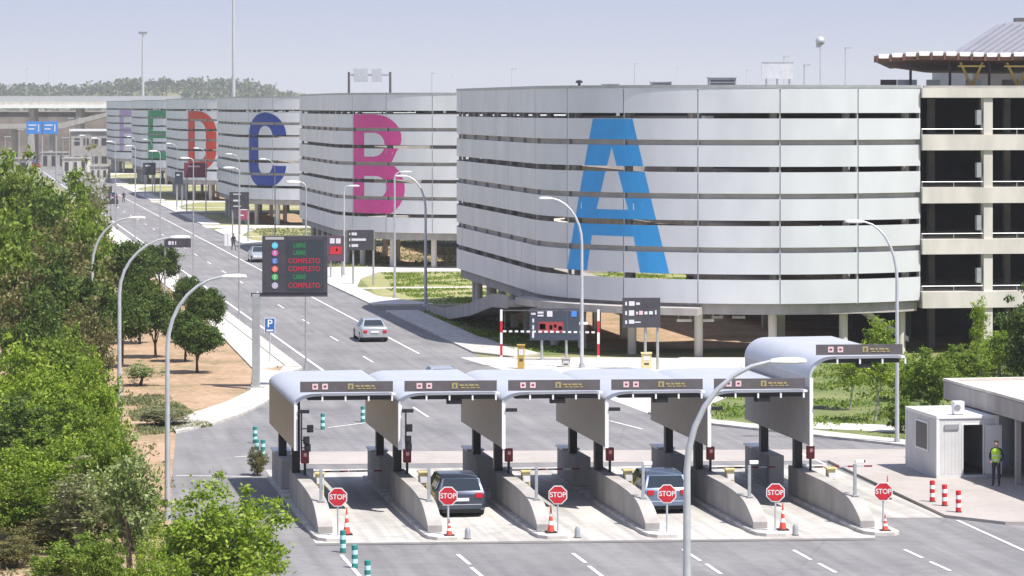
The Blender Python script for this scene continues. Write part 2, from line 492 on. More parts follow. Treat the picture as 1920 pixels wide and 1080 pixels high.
# per-module lawns, driveways and paths beside the road
for k in range(6):
    o = 107 * k
    sheet('lawn', [P(33.7, 190 + o), P(62, 190 + o), P(62, 232 + o), P(33.7, 232 + o)], 0.013, lawn if k == 0 else dry_lawn)
    sheet('driveway', [P(31.0, 233 + o), P(90, 233 + o), P(90, 238 + o), P(31.0, 238 + o)], 0.018, asphalt_dark)
    sheet('lawn', [P(36, 239 + o), P(88, 239 + o), P(88, 261.4 + o), P(34, 261.4 + o), P(33, 250 + o)], 0.013, dry_lawn)
    sheet('path', [P(33, 261.5 + o), P(88, 261.5 + o), P(88, 263 + o), P(33, 263 + o)], 0.022, pale_paving)
    sheet('lawn', [P(34, 263.1 + o), P(88, 263.1 + o), P(88, 286 + o), P(38, 286 + o), P(35, 276 + o)], 0.013, dry_lawn)
    slab('pavement', [P(31.2, 239 + o), P(36, 239 + o), P(33, 250 + o), P(33, 263 + o), P(35, 276 + o), P(38, 286.5 + o), P(88, 286.5 + o), P(88, 288.5 + o), P(34, 288.5 + o), P(31.2, 280 + o)], 0.12, pale_paving)
    if k:
        slab('pavement', [P(31.2, 192 + o), P(31.2, 232 + o), P(33.6, 232 + o), P(33.6, 192 + o)], 0.12, pale_paving)
        sheet('driveway', [P(31.0, 181.6 + o), P(90, 181.6 + o), P(90, 190 + o), P(31.0, 190 + o)], 0.024, pale_paving)
# ground under the car parks
for k in range(6):
    sheet('dirt_ground', [P(39, 193 + 107 * k), P(120, 193 + 107 * k), P(120, 231 + 107 * k), P(39, 231 + 107 * k)], 0.017, dirt)

# painted lines
def line(p, q, wd, z=0.034, name='road_marking'):
    p = Vector(p[:2]); q = Vector(q[:2]); d = (q - p).normalized(); n = Vector((-d.y, d.x)) * wd / 2
    return sheet(name, [p + n, q + n, q - n, p - n], z, white_line)
line(P(20.75, 178), P(20.75, 900), 0.17)
line(P(27.9, 192), P(27.9, 900), 0.14)
for k in range(26):
    v = 186 + k * 17
    line(P(24.3, v), P(24.3, v + 4.5), 0.12)
for a, c in (((858, 1041), (881, 1060)), ((884, 1066), (908, 1086)), ((1074, 1039), (1098, 1057)), ((1104, 1063), (1130, 1083)), ((1280, 1032), (1313, 1053)), ((1324, 1059), (1352, 1078)),
             ((1488, 1033), (1520, 1051)), ((1535, 1058), (1567, 1075)), ((1696, 1032), (1730, 1048)), ((1744, 1055), (1782, 1072)), ((640, 1042), (690, 1100)), ((1795, 977), (1960, 1052)),
             ((615, 803), (693, 793)), ((775, 765), (803, 783)), ((1143, 790), (1205, 806)), ((880, 1100), (930, 1140)), ((440, 858), (505, 855)), ((330, 893), (470, 895)), ((1500, 850), (1548, 872))):
    line(G(*a), G(*c), 0.13)
# faint joints where the lane concrete ends
for a, c in (((592, 1021), (1640, 1011)),):
    sheet('lane_drain', [G(592, 1024), G(1640, 1014), G(1640, 1011), G(592, 1021)], 0.035, concrete_d)

# hills on the horizon
b = MB(); nx, ny = 90, 10
vs = []; rs = random.Random(3)
for j in range(ny + 1):
    for i in range(nx + 1):
        X = -1300 + 2700 * i / nx; t = j / ny; Y = 2300 + 1500 * t
        hprof = 32 + 4 * math.sin(X * 0.004 + 1) + 3 * math.sin(X * 0.017) + 1.5 * math.sin(X * 0.05)
        fall = 1 if X < -260 else max(0, 1 - (X + 260) / 110)
        hprof *= fall
        if X > 0: hprof = 0
        vs.append((X, Y, -1 + (hprof + 1) * math.sin(min(1, t * 2) * PI / 2)))
fs = [(j * (nx + 1) + i, j * (nx + 1) + i + 1, (j + 1) * (nx + 1) + i + 1, (j + 1) * (nx + 1) + i) for j in range(ny) for i in range(nx)]
b.add(vs, fs)
struct('hills', b, hill_m, smooth=60)

# ================================================================== PARKING TOWERS
RT = 14.0
TH0 = 33.5
L1 = R(TH0 + 90) * RT
L2 = L1 + 30
LT = L2 + L1
def fpos(s, off=0.0):
    r = RT + off
    if s < L1:
        t = R(TH0) - s / RT
        return (r * math.sin(t), -r * math.cos(t))
    if s < L2:
        return (-r, s - L1)
    t = (s - L2) / RT
    return (-r * math.cos(t), 30 + r * math.sin(t))
GAPS = [14.46, 12.86, 11.26, 9.66, 8.06, 6.46, 4.86]
GH = 0.165
BANDS = []
top = 16.12
for g in GAPS:
    BANDS.append((g + GH, top)); top = g - GH
BANDS.append((3.28, top))
PW = RT * R(20.1)
def srange(a, b_, step=0.8):
    n = max(1, int(math.ceil((b_ - a) / step)))
    return [a + (b_ - a) * i / n for i in range(n + 1)]
def ring(mb, ss, off, th, z0, z1, m=0):
    """curved slab of wall between arc positions"""
    vs = []; fs = []
    for s in ss:
        a = fpos(s, off); c = fpos(s, off - th)
        vs += [(a[0], a[1], z0), (a[0], a[1], z1), (c[0], c[1], z1), (c[0], c[1], z0)]
    for i in range(len(ss) - 1):
        o = 4 * i
        for k in range(4):
            k2 = (k + 1) % 4
            fs.append((o + k, o + k2, o + 4 + k2, o + 4 + k))
    fs.append((0, 3, 2, 1)); e = 4 * (len(ss) - 1); fs.append((e, e + 1, e + 2, e + 3))
    mb.add(vs, fs, m)
def outline(off, step=1.2):
    pts = [fpos(s, off) for s in srange(0, LT, step)]
    return list(reversed(pts))      # ccw
def make_tower():
    t = thing('parking_tower', '', 'car park')
    for (z0, z1) in BANDS:
        mb = MB(); s = 0.0
        while s < LT - 0.2:
            e = min(LT, s + PW)
            ring(mb, srange(s + 0.035, e - 0.035), 0, 0.07, z0, z1)
            s = e
        mb.build('facade_band', silver, t, smooth=30)
    mb = MB(); s = 0.0
    while s < LT:
        a = fpos(s, -0.08); c = fpos(s, -0.3)
        n = (Vector(a) - Vector(c)).normalized(); tv = Vector((-n.y, n.x)) * 0.05
        A = Vector(a); Cc = Vector(c)
        q = [A + tv, A - tv, Cc - tv, Cc + tv]
        mb.prism([(p.x, p.y) for p in q], 3.2, 15.9)
        s += PW
    mb.build('facade_fin', galv, t)
    mb = MB(); ring(mb, srange(0, LT), 0.03, 0.4, 16.123, 16.3); mb.build('parapet_cap', galv, t, smooth=30)
    # floors: the slab edge fills every second gap
    for z in (12.86, 9.66, 6.46):
        mb = MB(); ring(mb, srange(0, LT), -0.3, 7.6, z - 0.26, z + 0.26); mb.box(3.1, 7.72, -4.6, 34.6, z - 0.255, z + 0.255); mb.build('floor_slab', concrete_w, t)
        mb = MB(); ring(mb, srange(0, LT), -7.9, 0.15, z + 0.265, z + 1.15); mb.build('inner_parapet', concrete, t)
    mb = MB(); ring(mb, srange(0, LT), -0.35, 7.7, 15.7, 16.05); mb.box(3.1, 7.72, -4.6, 34.6, 15.71, 16.04); mb.build('roof_deck', concrete, t)
    mb = MB(); ring(mb, srange(0, LT), -0.3, 7.75, 2.62, 3.26); mb.box(3.1, 7.72, -4.6, 34.6, 2.63, 3.25); mb.build('base_slab', concrete, t)
    s = 0.3
    while s < LT:
        p = fpos(s, -1.0); mb = MB(); mb.cyl((p[0], p[1], 3.27), (p[0], p[1], 15.69), 0.24, n=10)
        mb.build('column', concrete_w, t, smooth=40)
        s += PW
    s = 0.3
    while s < LT:
        p = fpos(s, -1.3); mb = MB(); mb.cyl((p[0], p[1], -0.1), (p[0], p[1], 2.62), 0.27, n=10)
        mb.build('column', concrete_w, t, smooth=40)
        s += PW
    for (x, y) in ((-7.5, 4), (-7.5, 22), (4, 12), (-7.5, 13), (4, 24), (0, -7)):
        mb = MB(); mb.box(x, x + 0.5, y, y + 0.5, -0.1, 2.62); mb.build('column', concrete_w, t)
    # stairs to the ground under the rounded end
    mb = MB()
    for yy in (-9.6, -8.2):
        mb.add([(4.0, yy, 2.9), (4.0, yy, 3.2), (7.6, yy, 0.9), (7.6, yy, 0.6), (4.0, yy + .1, 2.9), (4.0, yy + .1, 3.2), (7.6, yy + .1, 0.9), (7.6, yy + .1, 0.6)],
               [(0, 3, 2, 1), (4, 5, 6, 7), (0, 1, 5, 4), (1, 2, 6, 5), (2, 3, 7, 6), (3, 0, 4, 7)])
    for i in range(9):
        x = 4.1 + i * 0.4; z = 2.9 - i * 0.256
        mb.box(x, x + 0.35, -9.49, -8.21, z, z + 0.05)
    mb.build('stairs', white, t)
    return t
LET = {}
def arc(cx, cy, rx, ry, a0, a1, n=18):
    return [(cx + rx * math.cos(R(a0 + (a1 - a0) * i / n)), cy + ry * math.sin(R(a0 + (a1 - a0) * i / n))) for i in range(n + 1)]
LET['A'] = [[(0, 0), (.24, 0), (.30, .25), (.70, .25), (.76, 0), (1, 0), (.69, 1), (.31, 1)], [(.35, .42), (.5, .82), (.65, .42)]]
LET['B'] = [[(0.03, 0), (.55, 0)] + arc(.55, .28, .43, .28, -90, 60, 14) + arc(.5, .77, .43, .23, -35, 90, 12) + [(.03, 1)],
            [(.28, .18), (.5, .18)] + arc(.5, .29, .20, .11, -90, 90, 10) + [(.28, .40)],
            [(.28, .59), (.48, .59)] + arc(.48, .705, .18, .115, -90, 90, 10) + [(.28, .82)]]
LET['C'] = [[(.98, .30)] + arc(.5, .30, .48, .30, 0, -180, 20)[1:] + arc(.5, .70, .48, .30, 180, 0, 20) + [(.68, .70)] + arc(.5, .68, .18, .145, 0, 180, 14)[1:] + arc(.5, .32, .18, .145, 180, 360, 14) + [(.68, .30)]]
LET['D'] = [[(.03, 0), (.42, 0)] + arc(.42, .34, .55, .34, -90, 0, 10) + arc(.42, .66, .55, .34, 0, 90, 10) + [(.03, 1)],
            [(.31, .16), (.42, .16)] + arc(.42, .34, .25, .18, -90, 0, 8) + arc(.42, .66, .25, .18, 0, 90, 8) + [(.31, .84)]]
LET['E'] = [[(.05, 0), (.95, 0), (.95, .16), (.3, .16), (.3, .43), (.85, .43), (.85, .58), (.3, .58), (.3, .84), (.95, .84), (.95, 1), (.05, 1)]]
LET['F'] = [[(.05, 0), (.3, 0), (.3, .43), (.85, .43), (.85, .58), (.3, .58), (.3, .84), (.95, .84), (.95, 1), (.05, 1)]]
def xings(polys, y):
    xs = []
    for p in polys:
        n = len(p)
        for i in range(n):
            (x0, y0), (x1, y1) = p[i], p[(i + 1) % n]
            if (y0 <= y < y1) or (y1 <= y < y0):
                xs.append(x0 + (y - y0) / (y1 - y0) * (x1 - x0))
    return sorted(xs)
def letter_mesh(ch, sL, width, z0, z1):
    """paint on the panels only: thin curved strips 3 mm proud of every panel"""
    mb = MB()
    for (b0, b1) in BANDS:
        lo = max(b0, z0); hi = min(b1, z1)
        if hi - lo < 0.02: continue
        n = max(1, int(round((hi - lo) / 0.07)))
        for i in range(n):
            a = lo + (hi - lo) * i / n; c = lo + (hi - lo) * (i + 1) / n
            e = 1e-4
            xa = xings(LET[ch], (a - z0) / (z1 - z0) + e); xc = xings(LET[ch], (c - z0) / (z1 - z0) - e)
            if len(xa) != len(xc):
                xa = xc = xings(LET[ch], ((a + c) / 2 - z0) / (z1 - z0))
            for k in range(0, len(xa) - 1, 2):
                m = max(1, int((xa[k + 1] - xa[k]) * width / 0.6))
                for j in range(m):
                    def ss(x): return sL - x * width      # letter left = larger s
                    f0, f1 = j / m, (j + 1) / m
                    q = []
                    for (xx, zz) in ((xa[k] + (xa[k + 1] - xa[k]) * f0, a), (xa[k] + (xa[k + 1] - xa[k]) * f1, a), (xc[k] + (xc[k + 1] - xc[k]) * f1, c), (xc[k] + (xc[k + 1] - xc[k]) * f0, c)):
                        p = fpos(ss(xx), 0.006); q.append((p[0], p[1], zz))
                    mb.quad(*q)
    return mb
LCOL = {'A': (0.03, 0.31, 0.68), 'B': (0.60, 0.055, 0.27), 'C': (0.01, 0.045, 0.28), 'D': (0.55, 0.045, 0.025), 'E': (0.02, 0.24, 0.10), 'F': (0.40, 0.30, 0.52)}  # F is paled: distance haze is put into its lilac
LNAME = {'A': ('light blue', 'nearest the toll lanes'), 'B': ('pink', 'behind the tower with the A'), 'C': ('dark blue', 'in the middle of the row'), 'D': ('red', 'between the C and E towers'),
         'E': ('green', 'far down the road'), 'F': ('haze-paled lilac', 'farthest of the row')}
tower = make_tower()
towers = []
for k, ch in enumerate('ABCDEF'):
    loc = P(50.1, 198.4 + 107 * k)
    lab = 'silver slatted parking tower with a %s letter %s, %s' % (LNAME[ch][0], ch, LNAME[ch][1])
    if k == 0:
        t = tower; t.location = loc; t.rotation_euler = (0, 0, ANG); t['label'] = lab
    else:
        t = copy_tree(tower, loc, ANG, label=lab)
    towers.append(t)
    t['group'] = 'parking towers lettered along the road'
t = towers[0]
# ramp that leaves along the roadside wall
mb = MB()
pts = [(0, 2.75), (5, 2.55), (14, 1.4), (26, 0.3), (34, 0.06)]
for i in range(len(pts) - 1):
    (y0, z0), (y1, z1) = pts[i], pts[i + 1]
    for (xa, xb, dz0, dz1) in ((-15.6, -12.6, -0.35, 0.0), (-15.8, -15.6, -0.45, 0.4)):
        vs = [(xa, y0, z0 + dz0), (xb, y0, z0 + dz0), (xb, y1, z1 + dz0), (xa, y1, z1 + dz0), (xa, y0, z0 + dz1), (xb, y0, z0 + dz1), (xb, y1, z1 + dz1), (xa, y1, z1 + dz1)]
        mb.add(vs, [(0, 3, 2, 1), (4, 5, 6, 7), (0, 1, 5, 4), (1, 2, 6, 5), (2, 3, 7, 6), (3, 0, 4, 7)])
# curved start of the ramp under the rounded end
ss = srange(14.5, L1 - 0.2, 1.0)
ring(mb, ss, 1.2 , 1.4, 2.62, 3.05)
mb.build('ramp', concrete, t)
for t, ch in zip(towers, 'ABCDEF'):
    lm = letter_mesh(ch, RT * R(TH0 + 67.5) - 0.1, 8.1 if ch == 'A' else 7.2, 4.87 if ch in 'AEF' else 4.7, 14.27)
    lo = lm.build('letter', mat('letter_' + ch, LCOL[ch], 0.5, var=0.05, scale=1.0), t)
    lo['label'] = 'large painted letter ' + ch

# ================================================================== CONCRETE PARKING BLOCKS behind the towers
def make_block(full):
    t = thing('parking_block', '', 'car park')
    x0, x1, y0, y1 = 7.75, 60.0, -12.0, 50.0
    for i, (z0, z1) in enumerate(((15.55, 16.12), (12.36, 13.3), (9.15, 10.1), (6.06, 6.96), (2.8, 3.78))):
        mb = MB(); mb.box(x0, x1, y0, y1, z0, z1)
        mb.build('roof' if i == 0 else 'floor_slab', concrete_w, t)
    mb = MB(); mb.box(x0 + 0.1, x1 - 0.1, y0 + 0.1, y0 + 0.25, 16.123, 16.28); mb.build('parapet', concrete, t)
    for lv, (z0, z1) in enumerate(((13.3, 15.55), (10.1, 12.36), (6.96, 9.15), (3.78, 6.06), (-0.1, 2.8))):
        mb = MB(); mb.box(x0 + 0.05, x1 - 0.05, y0 + 15, y0 + 15.3, z0, z1); mb.build('inner_wall', bay_shade, t)
        if full:
            for kx in range(10):
                xx = 11.65 + kx * 4.9
                mb = MB(); mb.box(xx, xx + 0.56, y0 + 0.12, y0 + 0.7, z0, z1); mb.build('column', concrete_w, t)
            mb = MB()
            for kx in range(9):
                for ky in (5, 10):
                    xx = 9.7 + kx * 4.9
                    mb.box(xx, xx + 0.4, y0 + ky, y0 + ky + 0.4, z0, z1)
            mb.build('inner_column', concrete_d, t, split=True)
            if lv < 4:
                mb = MB(); mb.cyl((x0, y0 + 0.2, z0 + 0.34), (x1, y0 + 0.2, z0 + 0.34), 0.028, n=6)
                for kx in range(26): mb.box(x0 + 2 * kx, x0 + 2 * kx + 0.04, y0 + 0.18, y0 + 0.22, z0, z0 + 0.3)
                mb.build('railing', galv, t)
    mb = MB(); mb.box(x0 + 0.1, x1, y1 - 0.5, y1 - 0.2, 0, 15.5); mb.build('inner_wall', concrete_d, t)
    mb = MB()
    for (zz) in (13.9, 10.7, 7.5, 4.3): mb.box(11.25, 11.55, y0 + 0.25, y0 + 0.6, zz, zz + 0.9)
    mb.build('wall_duct', galv, t, split=True)
    return t
blk = make_block(True)
blk.location = P(50.1, 198.4); blk.rotation_euler = (0, 0, ANG)
tag(blk, 'open concrete car park with cream slab edges and dark bays, right of the A tower', 'car park', 'concrete car parks behind the towers')
blk2 = make_block(False)
for k in range(1, 6):
    lab = 'far concrete car park behind the tower with the letter %s' % 'ABCDEF'[k]
    if k == 1:
        blk2.location = P(50.1, 198.4 + 107); blk2.rotation_euler = (0, 0, ANG); tag(blk2, lab, 'car park', 'concrete car parks behind the towers'); o = blk2
    else:
        o = copy_tree(blk2, P(50.1, 198.4 + 107 * k), ANG, label=lab)

# ================================================================== ROOF TOP PAVILION with slatted canopy
t = thing('roof_canopy', 'brown slatted roof canopy with white edge boxes on yellow struts, at the upper right', 'canopy', XY(1640, 232, 0))
W_, D_ = 20.0, 26.0
def wz(x): return 18.35 + 0.028 * x + 0.12 * math.sin(x * 0.5)
mb = MB()
n = 30
for i in range(n):
    xa, xb = W_ * i / n + 0.0, W_ * (i + 1) / n
    taper = lambda x: min(1.0, 0.25 + x / 4.0)
    mb.add([(xa, 0, wz(xa) - 0.1), (xb, 0, wz(xb) - 0.1), (xb + 4.2, D_, wz(xb) - 0.85 * taper(xb)), (xa + 4.2, D_, wz(xa) - 0.85 * taper(xa)), (xa, 0, wz(xa) + 0.1), (xb, 0, wz(xb) + 0.1), (xb + 4.2, D_, wz(xb) - 0.3), (xa + 4.2, D_, wz(xa) - 0.3)],
           [(0, 3, 2, 1), (4, 5, 6, 7), (0, 1, 5, 4), (2, 3, 7, 6)] + ([(3, 0, 4, 7)] if i == 0 else []) + ([(1, 2, 6, 5)] if i == n - 1 else []))
mb.build('underside', brown, t)
for i in range(20):
    mb = MB(); x = 0.25 + i * 0.98; mb.box(x, x + 0.78, -0.25, 3.0, wz(x) + 0.12, wz(x) + 0.42); mb.build('edge_box', white, t, bevel=0.03)
mb = MB()
for i in range(21):
    x = 0.06 + i * 0.98; mb.box(x, x + 0.14, -0.4, 1, wz(x) - 0.15, wz(x) + 0.32)
mb.build('rib', brown, t, split=True)
for i in range(5):
    x = 6.5 + i * 3.4
    mb = MB(); mb.tube([(x, 2, wz(x) - 0.3), (x + 1.0, 3.2, 16.4)], [0.09, 0.12], 8); mb.tube([(x + 1.6, 2, wz(x) - 0.3), (x + 1.0, 3.2, 16.4)], [0.09, 0.12], 8)
    mb.box(x - 0.2, x + 1.8, 1.9, 2.1, wz(x) - 0.62, wz(x) - 0.5)
    mb.build('strut', ochre, t, smooth=40)
for i in range(6):
    x = 3.1 + i * 2.9; mb = MB(); mb.cyl((x, 4, 16.1), (x, 4, wz(x) - 0.2), 0.1, n=8); mb.build('post', dark_metal, t)
for (xa, xb, m_) in ((1.0, 2.2, sign_dark), (2.25, 3.7, glass_b), (4.4, 5.4, glass_b), (7.3, 8.5, glass_b), (10, 11.2, concrete_d), (11.3, 13.4, glass_b), (15, 16.8, glass_b)):
    mb = MB(); mb.box(xa, xb, 5, 5.12, 16.1, 17.0); mb.build('glass_panel', m_, t)

# far terminal roof
t = thing('terminal_building', 'large grey ribbed roof rising behind the brown slatted canopy', 'building', XY(1778, 350, 0))
def tp(px, py, Y): return ((px - 1778) * 1.0 * Y / 6000 + (1778 - 960) * (Y - 350) / 6000, Y - 350, 15 + (200 - py) * Y / 6000)
A0, B0, B1, C0, C1 = tp(1768, 112, 350), tp(1868, 48, 385), tp(1892, 41, 392), tp(2300, 36, 392), tp(2300, 112, 350)
mb = MB(); pl = [A0, C1, C0, B1, B0]
mb.add(pl + [(p[0], p[1], p[2] - 0.5) for p in pl], [(0, 1, 2, 3, 4), (9, 8, 7, 6, 5), (0, 5, 6, 1), (4, 9, 5, 0), (3, 8, 9, 4)])
mb.build('roof', steel_grey, t)
mb = MB()
for k in range(26):
    dx = 15 * k
    p, q = tp(1770 + dx, 111.5, 350), tp(1870 + dx, 48 if k == 0 else 44, 387)
    mb.tube([(p[0], p[1], p[2] + 0.05), (q[0], q[1], q[2] + 0.05)], 0.10, 5)
mb.build('roof_rib', steel_grey, t)
mb = MB(); mb.box(3.5, 30, 6, 40, 0, 19.2); mb.build('wall', steel_grey, t)
v0 = tp(1905, 41, 392); mb = MB(); mb.box(v0[0], v0[0] + 3, v0[1], v0[1] + 2, v0[2], v0[2] + 0.5); mb.build('roof_vent', sign_grey, t)

# ---- small things on the roofs
def roof_vent(px, Y, w_, h_, label):
    t = thing('roof_vent', label, 'vent', XY(px, Y, 16.05))
    mb = MB(); mb.box(-w_ / 2, w_ / 2, 0, 1.5, 0, h_); mb.build('casing', galv, t, bevel=0.02)
    mb = MB()
    for k in range(3): mb.box(-w_ / 2 + 0.1, w_ / 2 - 0.1, -0.02, 0.01, h_ * (0.2 + 0.25 * k), h_ * (0.32 + 0.25 * k))
    mb.build('louvre', sign_dark, t, split=True)
    mb = MB(); mb.box(-w_ / 2 - .06, w_ / 2 + .06, -0.06, 1.56, h_, h_ + 0.06); mb.build('lid', galv_p, t)
roof_vent(1355, 200, 1.7, 0.75, 'wide grey louvred vent box on the roof of the A tower')
roof_vent(1240, 202, 1.3, 0.5, 'low grey vent box on the A tower roof, left of the wide one')
roof_vent(1145, 206, 1.1, 0.4, 'small low vent on the A tower roof above the letter')
t = thing('roof_outlet', 'small dark mushroom shaped outlet on the left of the A tower roof', 'vent', XY(1086, 204, 16.05))
mb = MB(); mb.cyl((0, 0, 0), (0, 0, 0.5), 0.09, n=8); mb.build('pipe', dark_metal, t)
mb = MB(); mb.lathe([(0.05, 0.45), (0.24, 0.47), (0.2, 0.6), (0.02, 0.66)], n=10); mb.build('cap', dark_metal, t)
def billboard(px0, px1, y0, y1, Y, base, label, legs, cat='sign', back=galv_p):
    wd = (px1 - px0) * Y / 6000; z0 = 15 - (y1 - 200) * Y / 6000; z1 = 15 - (y0 - 200) * Y / 6000
    t = thing('sign_board', label, cat, XY((px0 + px1) / 2, Y, base))
    mb = MB(); mb.box(-wd / 2, wd / 2, -0.06, 0.06, z0 - base, z1 - base); mb.build('panel', back, t, bevel=0.02)
    for lx in legs:
        mb = MB(); mb.cyl((lx, 0.14, 0), (lx, 0.14, z1 - base - 0.1), 0.07, n=8); mb.build('post', galv, t, smooth=40)
    mb = MB(); mb.box(-wd / 2 - .04, wd / 2 + .04, -0.08, 0.08, z1 - base + 0.002, z1 - base + 0.07); mb.build('frame', galv, t)
    return t
billboard(1428, 1487, 118, 148, 236, 16.12, 'pale blank sign panel on posts above the A tower roof', (-0.8, 0, 0.9))
# gantry behind the B tower
t = thing('sign_gantry', 'thin dark gantry with two pale sign panels rising behind the B tower roof', 'sign gantry', XY(693, 480, 0))
for x in (-3.1, 3.1):
    mb = MB(); mb.cyl((x, 0, 0), (x, 0, 20.2), 0.24, 0.18, n=8); mb.build('post', sign_grey, t, smooth=40)
mb = MB(); mb.box(-3.1, 3.1, -0.12, 0.12, 19.6, 19.9); mb.build('beam', galv, t)
for (a, c) in ((-2.4, -0.25), (0.3, 1.85)):
    mb = MB(); mb.box(a, c, -0.25, -0.14, 18.7, 20.7); mb.build('panel', galv_p, t)
# high masts
def mast(px, Y, h, r, label, cross):
    t = thing('light_mast', label, 'mast', XY(px, Y, 0))
    mb = MB(); mb.cyl((0, 0, 0), (0, 0, h), r, r * 0.5, n=10); mb.build('pole', white_metal, t, smooth=40)
    mb = MB()
    if cross:
        mb.box(-1.4, 1.4, -0.3, 0.3, h - 0.3, h + 0.3)
        for k in range(5): mb.box(-1.4 + k * 0.6, -1.0 + k * 0.6, -0.7, 0.7, h + 0.3, h + 0.7)
    else:
        mb.lathe([(0.2, h - 0.5), (1.4, h - 0.3), (1.4, h + 0.2), (0.3, h + 0.5)], n=12)
    mb.build('lamp_ring', galv_p, t)
mast(438, 592, 42, 0.42, 'tall white high mast rising out of the top of the photo', False)
mast(268, 1000, 38, 0.62, 'white high mast with a flat lamp head on the left skyline', True)
rl = random.Random(5)
fm = None
for (px, ytop, Y) in ((1585, 88, 420), (1508, 120, 380), (1470, 104, 420), (960, 128, 520), (1190, 118, 480), (1270, 122, 470), (1400, 130, 430), (848, 140, 560), (810, 136, 600), (92, 122, 1300), (50, 128, 1350)):
    h = 15 + (200 - ytop) * Y / 6000
    lab = 'slender pale pole on the hazy skyline behind the roofs'
    if fm is None:
        fm = thing('distant_pole', lab, 'pole', XY(px, Y, 0), group='slender pale poles on the skyline')
        mb = MB(); mb.cyl((0, 0, 0), (0, 0, 1), 0.12, 0.07, n=6); o = mb.build('pole', galv_p, fm)
        mb = MB(); mb.cbox((0.3, 0, 0.995), (0.9, 0.25, 0.008)); mb.build('lamp_head', galv_p, fm); fm.scale = (1, 1, h); o0 = fm
    else:
        copy_tree(o0, XY(px, Y, 0), 0, (1, 1, h))
t = thing('radar_ball', 'pale round marker on a thin pole in the sky above the A tower', 'pole', XY(1538, 400, 0))
mb = MB(); mb.cyl((0, 0, 0), (0, 0, 22.3), 0.1, 0.06, n=6); mb.build('pole', galv_p, t)
mb = MB(); mb.ball((0, 0, 23.2), 0.6); mb.box(-0.5, 0.1, -0.3, 0.3, 22.4, 23.6); mb.build('ball', galv_p, t, smooth=40)

# ================================================================== FAR LEFT: viaduct and what stands near it
t = thing('viaduct', 'long pale concrete viaduct crossing behind the far end of the road', 'viaduct', (0, 0, 0))
def XB(px, Y): return (px - 960) * Y / 6000
Yv = 860
mb = MB(); mb.box(XB(-420, Yv), XB(330, Yv), Yv, Yv + 12, 14.9, 16.3); mb.build('deck', concrete_w, t)
mb = MB(); mb.box(XB(-420, Yv), XB(330, Yv), Yv - 0.3, Yv - 0.01, 14.6, 15.4); mb.build('edge_beam', white, t)
mb = MB(); mb.box(XB(-420, Yv), XB(330, Yv), Yv + 12.01, Yv + 12.3, 16.0, 17.9); mb.build('parapet', galv, t)
for i in range(8):
    mb = MB(); X0 = XB(-300 + i * 88, Yv); mb.box(X0, X0 + 1.4, Yv + 2, Yv + 10, 0, 14.9); mb.build('pier', concrete, t)
t = thing('viaduct_ramp', 'lower grey ramp with dark underside passing under the pale viaduct', 'ramp', (0, 0, 0))
mb = MB()
Yr = 800
mb.add([(XB(-300, Yr), Yr, 9.2), (XB(120, Yr), Yr, 9.6), (XB(200, Yr), Yr, 12.6), (XB(200, Yr), Yr, 13.6), (XB(110, Yr), Yr, 10.8), (XB(-300, Yr), Yr, 10.2)] + [(XB(-300, Yr), Yr + 8, 9.2), (XB(120, Yr), Yr + 8, 9.6), (XB(200, Yr), Yr + 8, 12.6), (XB(200, Yr), Yr + 8, 13.6), (XB(110, Yr), Yr + 8, 10.8), (XB(-300, Yr), Yr + 8, 10.2)],
       [(0, 1, 4, 5), (1, 2, 3, 4), (11, 10, 7, 6), (10, 9, 8, 7), (5, 4, 10, 11), (4, 3, 9, 10), (6, 7, 1, 0), (7, 8, 2, 1), (0, 5, 11, 6), (2, 8, 9, 3)])
mb.build('deck', concrete, t)
for i in range(7):
    X0 = XB(-260 + i * 70, Yr); mb = MB(); mb.box(X0, X0 + 0.9, Yr + 2, Yr + 6, 0, 9.25); mb.build('pier', concrete, t)
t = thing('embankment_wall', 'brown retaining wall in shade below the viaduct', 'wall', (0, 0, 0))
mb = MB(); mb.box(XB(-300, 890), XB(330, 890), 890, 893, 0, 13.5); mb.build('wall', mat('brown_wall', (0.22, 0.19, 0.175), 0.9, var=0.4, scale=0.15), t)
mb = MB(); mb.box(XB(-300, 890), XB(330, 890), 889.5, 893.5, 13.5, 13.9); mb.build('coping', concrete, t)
t = thing('pale_building', 'small pale building with dark openings below the viaduct', 'building', XY(172, 780, 0))
mb = MB(); mb.box(-5, 4.5, 0, 8, 0, 9.0); mb.build('wall', concrete, t)
mb = MB(); mb.box(-5.4, 4.9, -0.4, 8.4, 9.0, 9.5); mb.build('roof', white, t)
for i in range(4):
    for z in (1.2, 5.6):
        mb = MB(); mb.box(-4.2 + i * 2.2, -2.9 + i * 2.2, -0.05, 0.02, z, z + 1.7); mb.build('window', sign_dark, t)
t = thing('road_sign', 'pair of bright blue motorway sign panels on posts in front of the viaduct', 'road sign', XY(79, 600, 0))
for (a, c) in ((-2.95, -0.1), (0.1, 2.95)):
    mb = MB(); mb.box(a, c, -0.1, 0, 9.9, 12.25); p = mb.build('panel', blue_bright, t)
    mb = MB()
    for k in range(2): mb.box(a + 0.4, a + 1.9 - 0.4 * k, -0.13, -0.105, 11.4 - k * 0.7, 11.65 - k * 0.7)
    mb.box(a + 2.2, a + 2.4, -0.13, -0.105, 10.3, 11.7); mb.build('lettering', glyph, p)
for x in (-2.6, 0, 2.6):
    mb = MB(); mb.cyl((x, 0.15, 0), (x, 0.15, 12.1), 0.14, n=8); mb.build('post', galv, t)

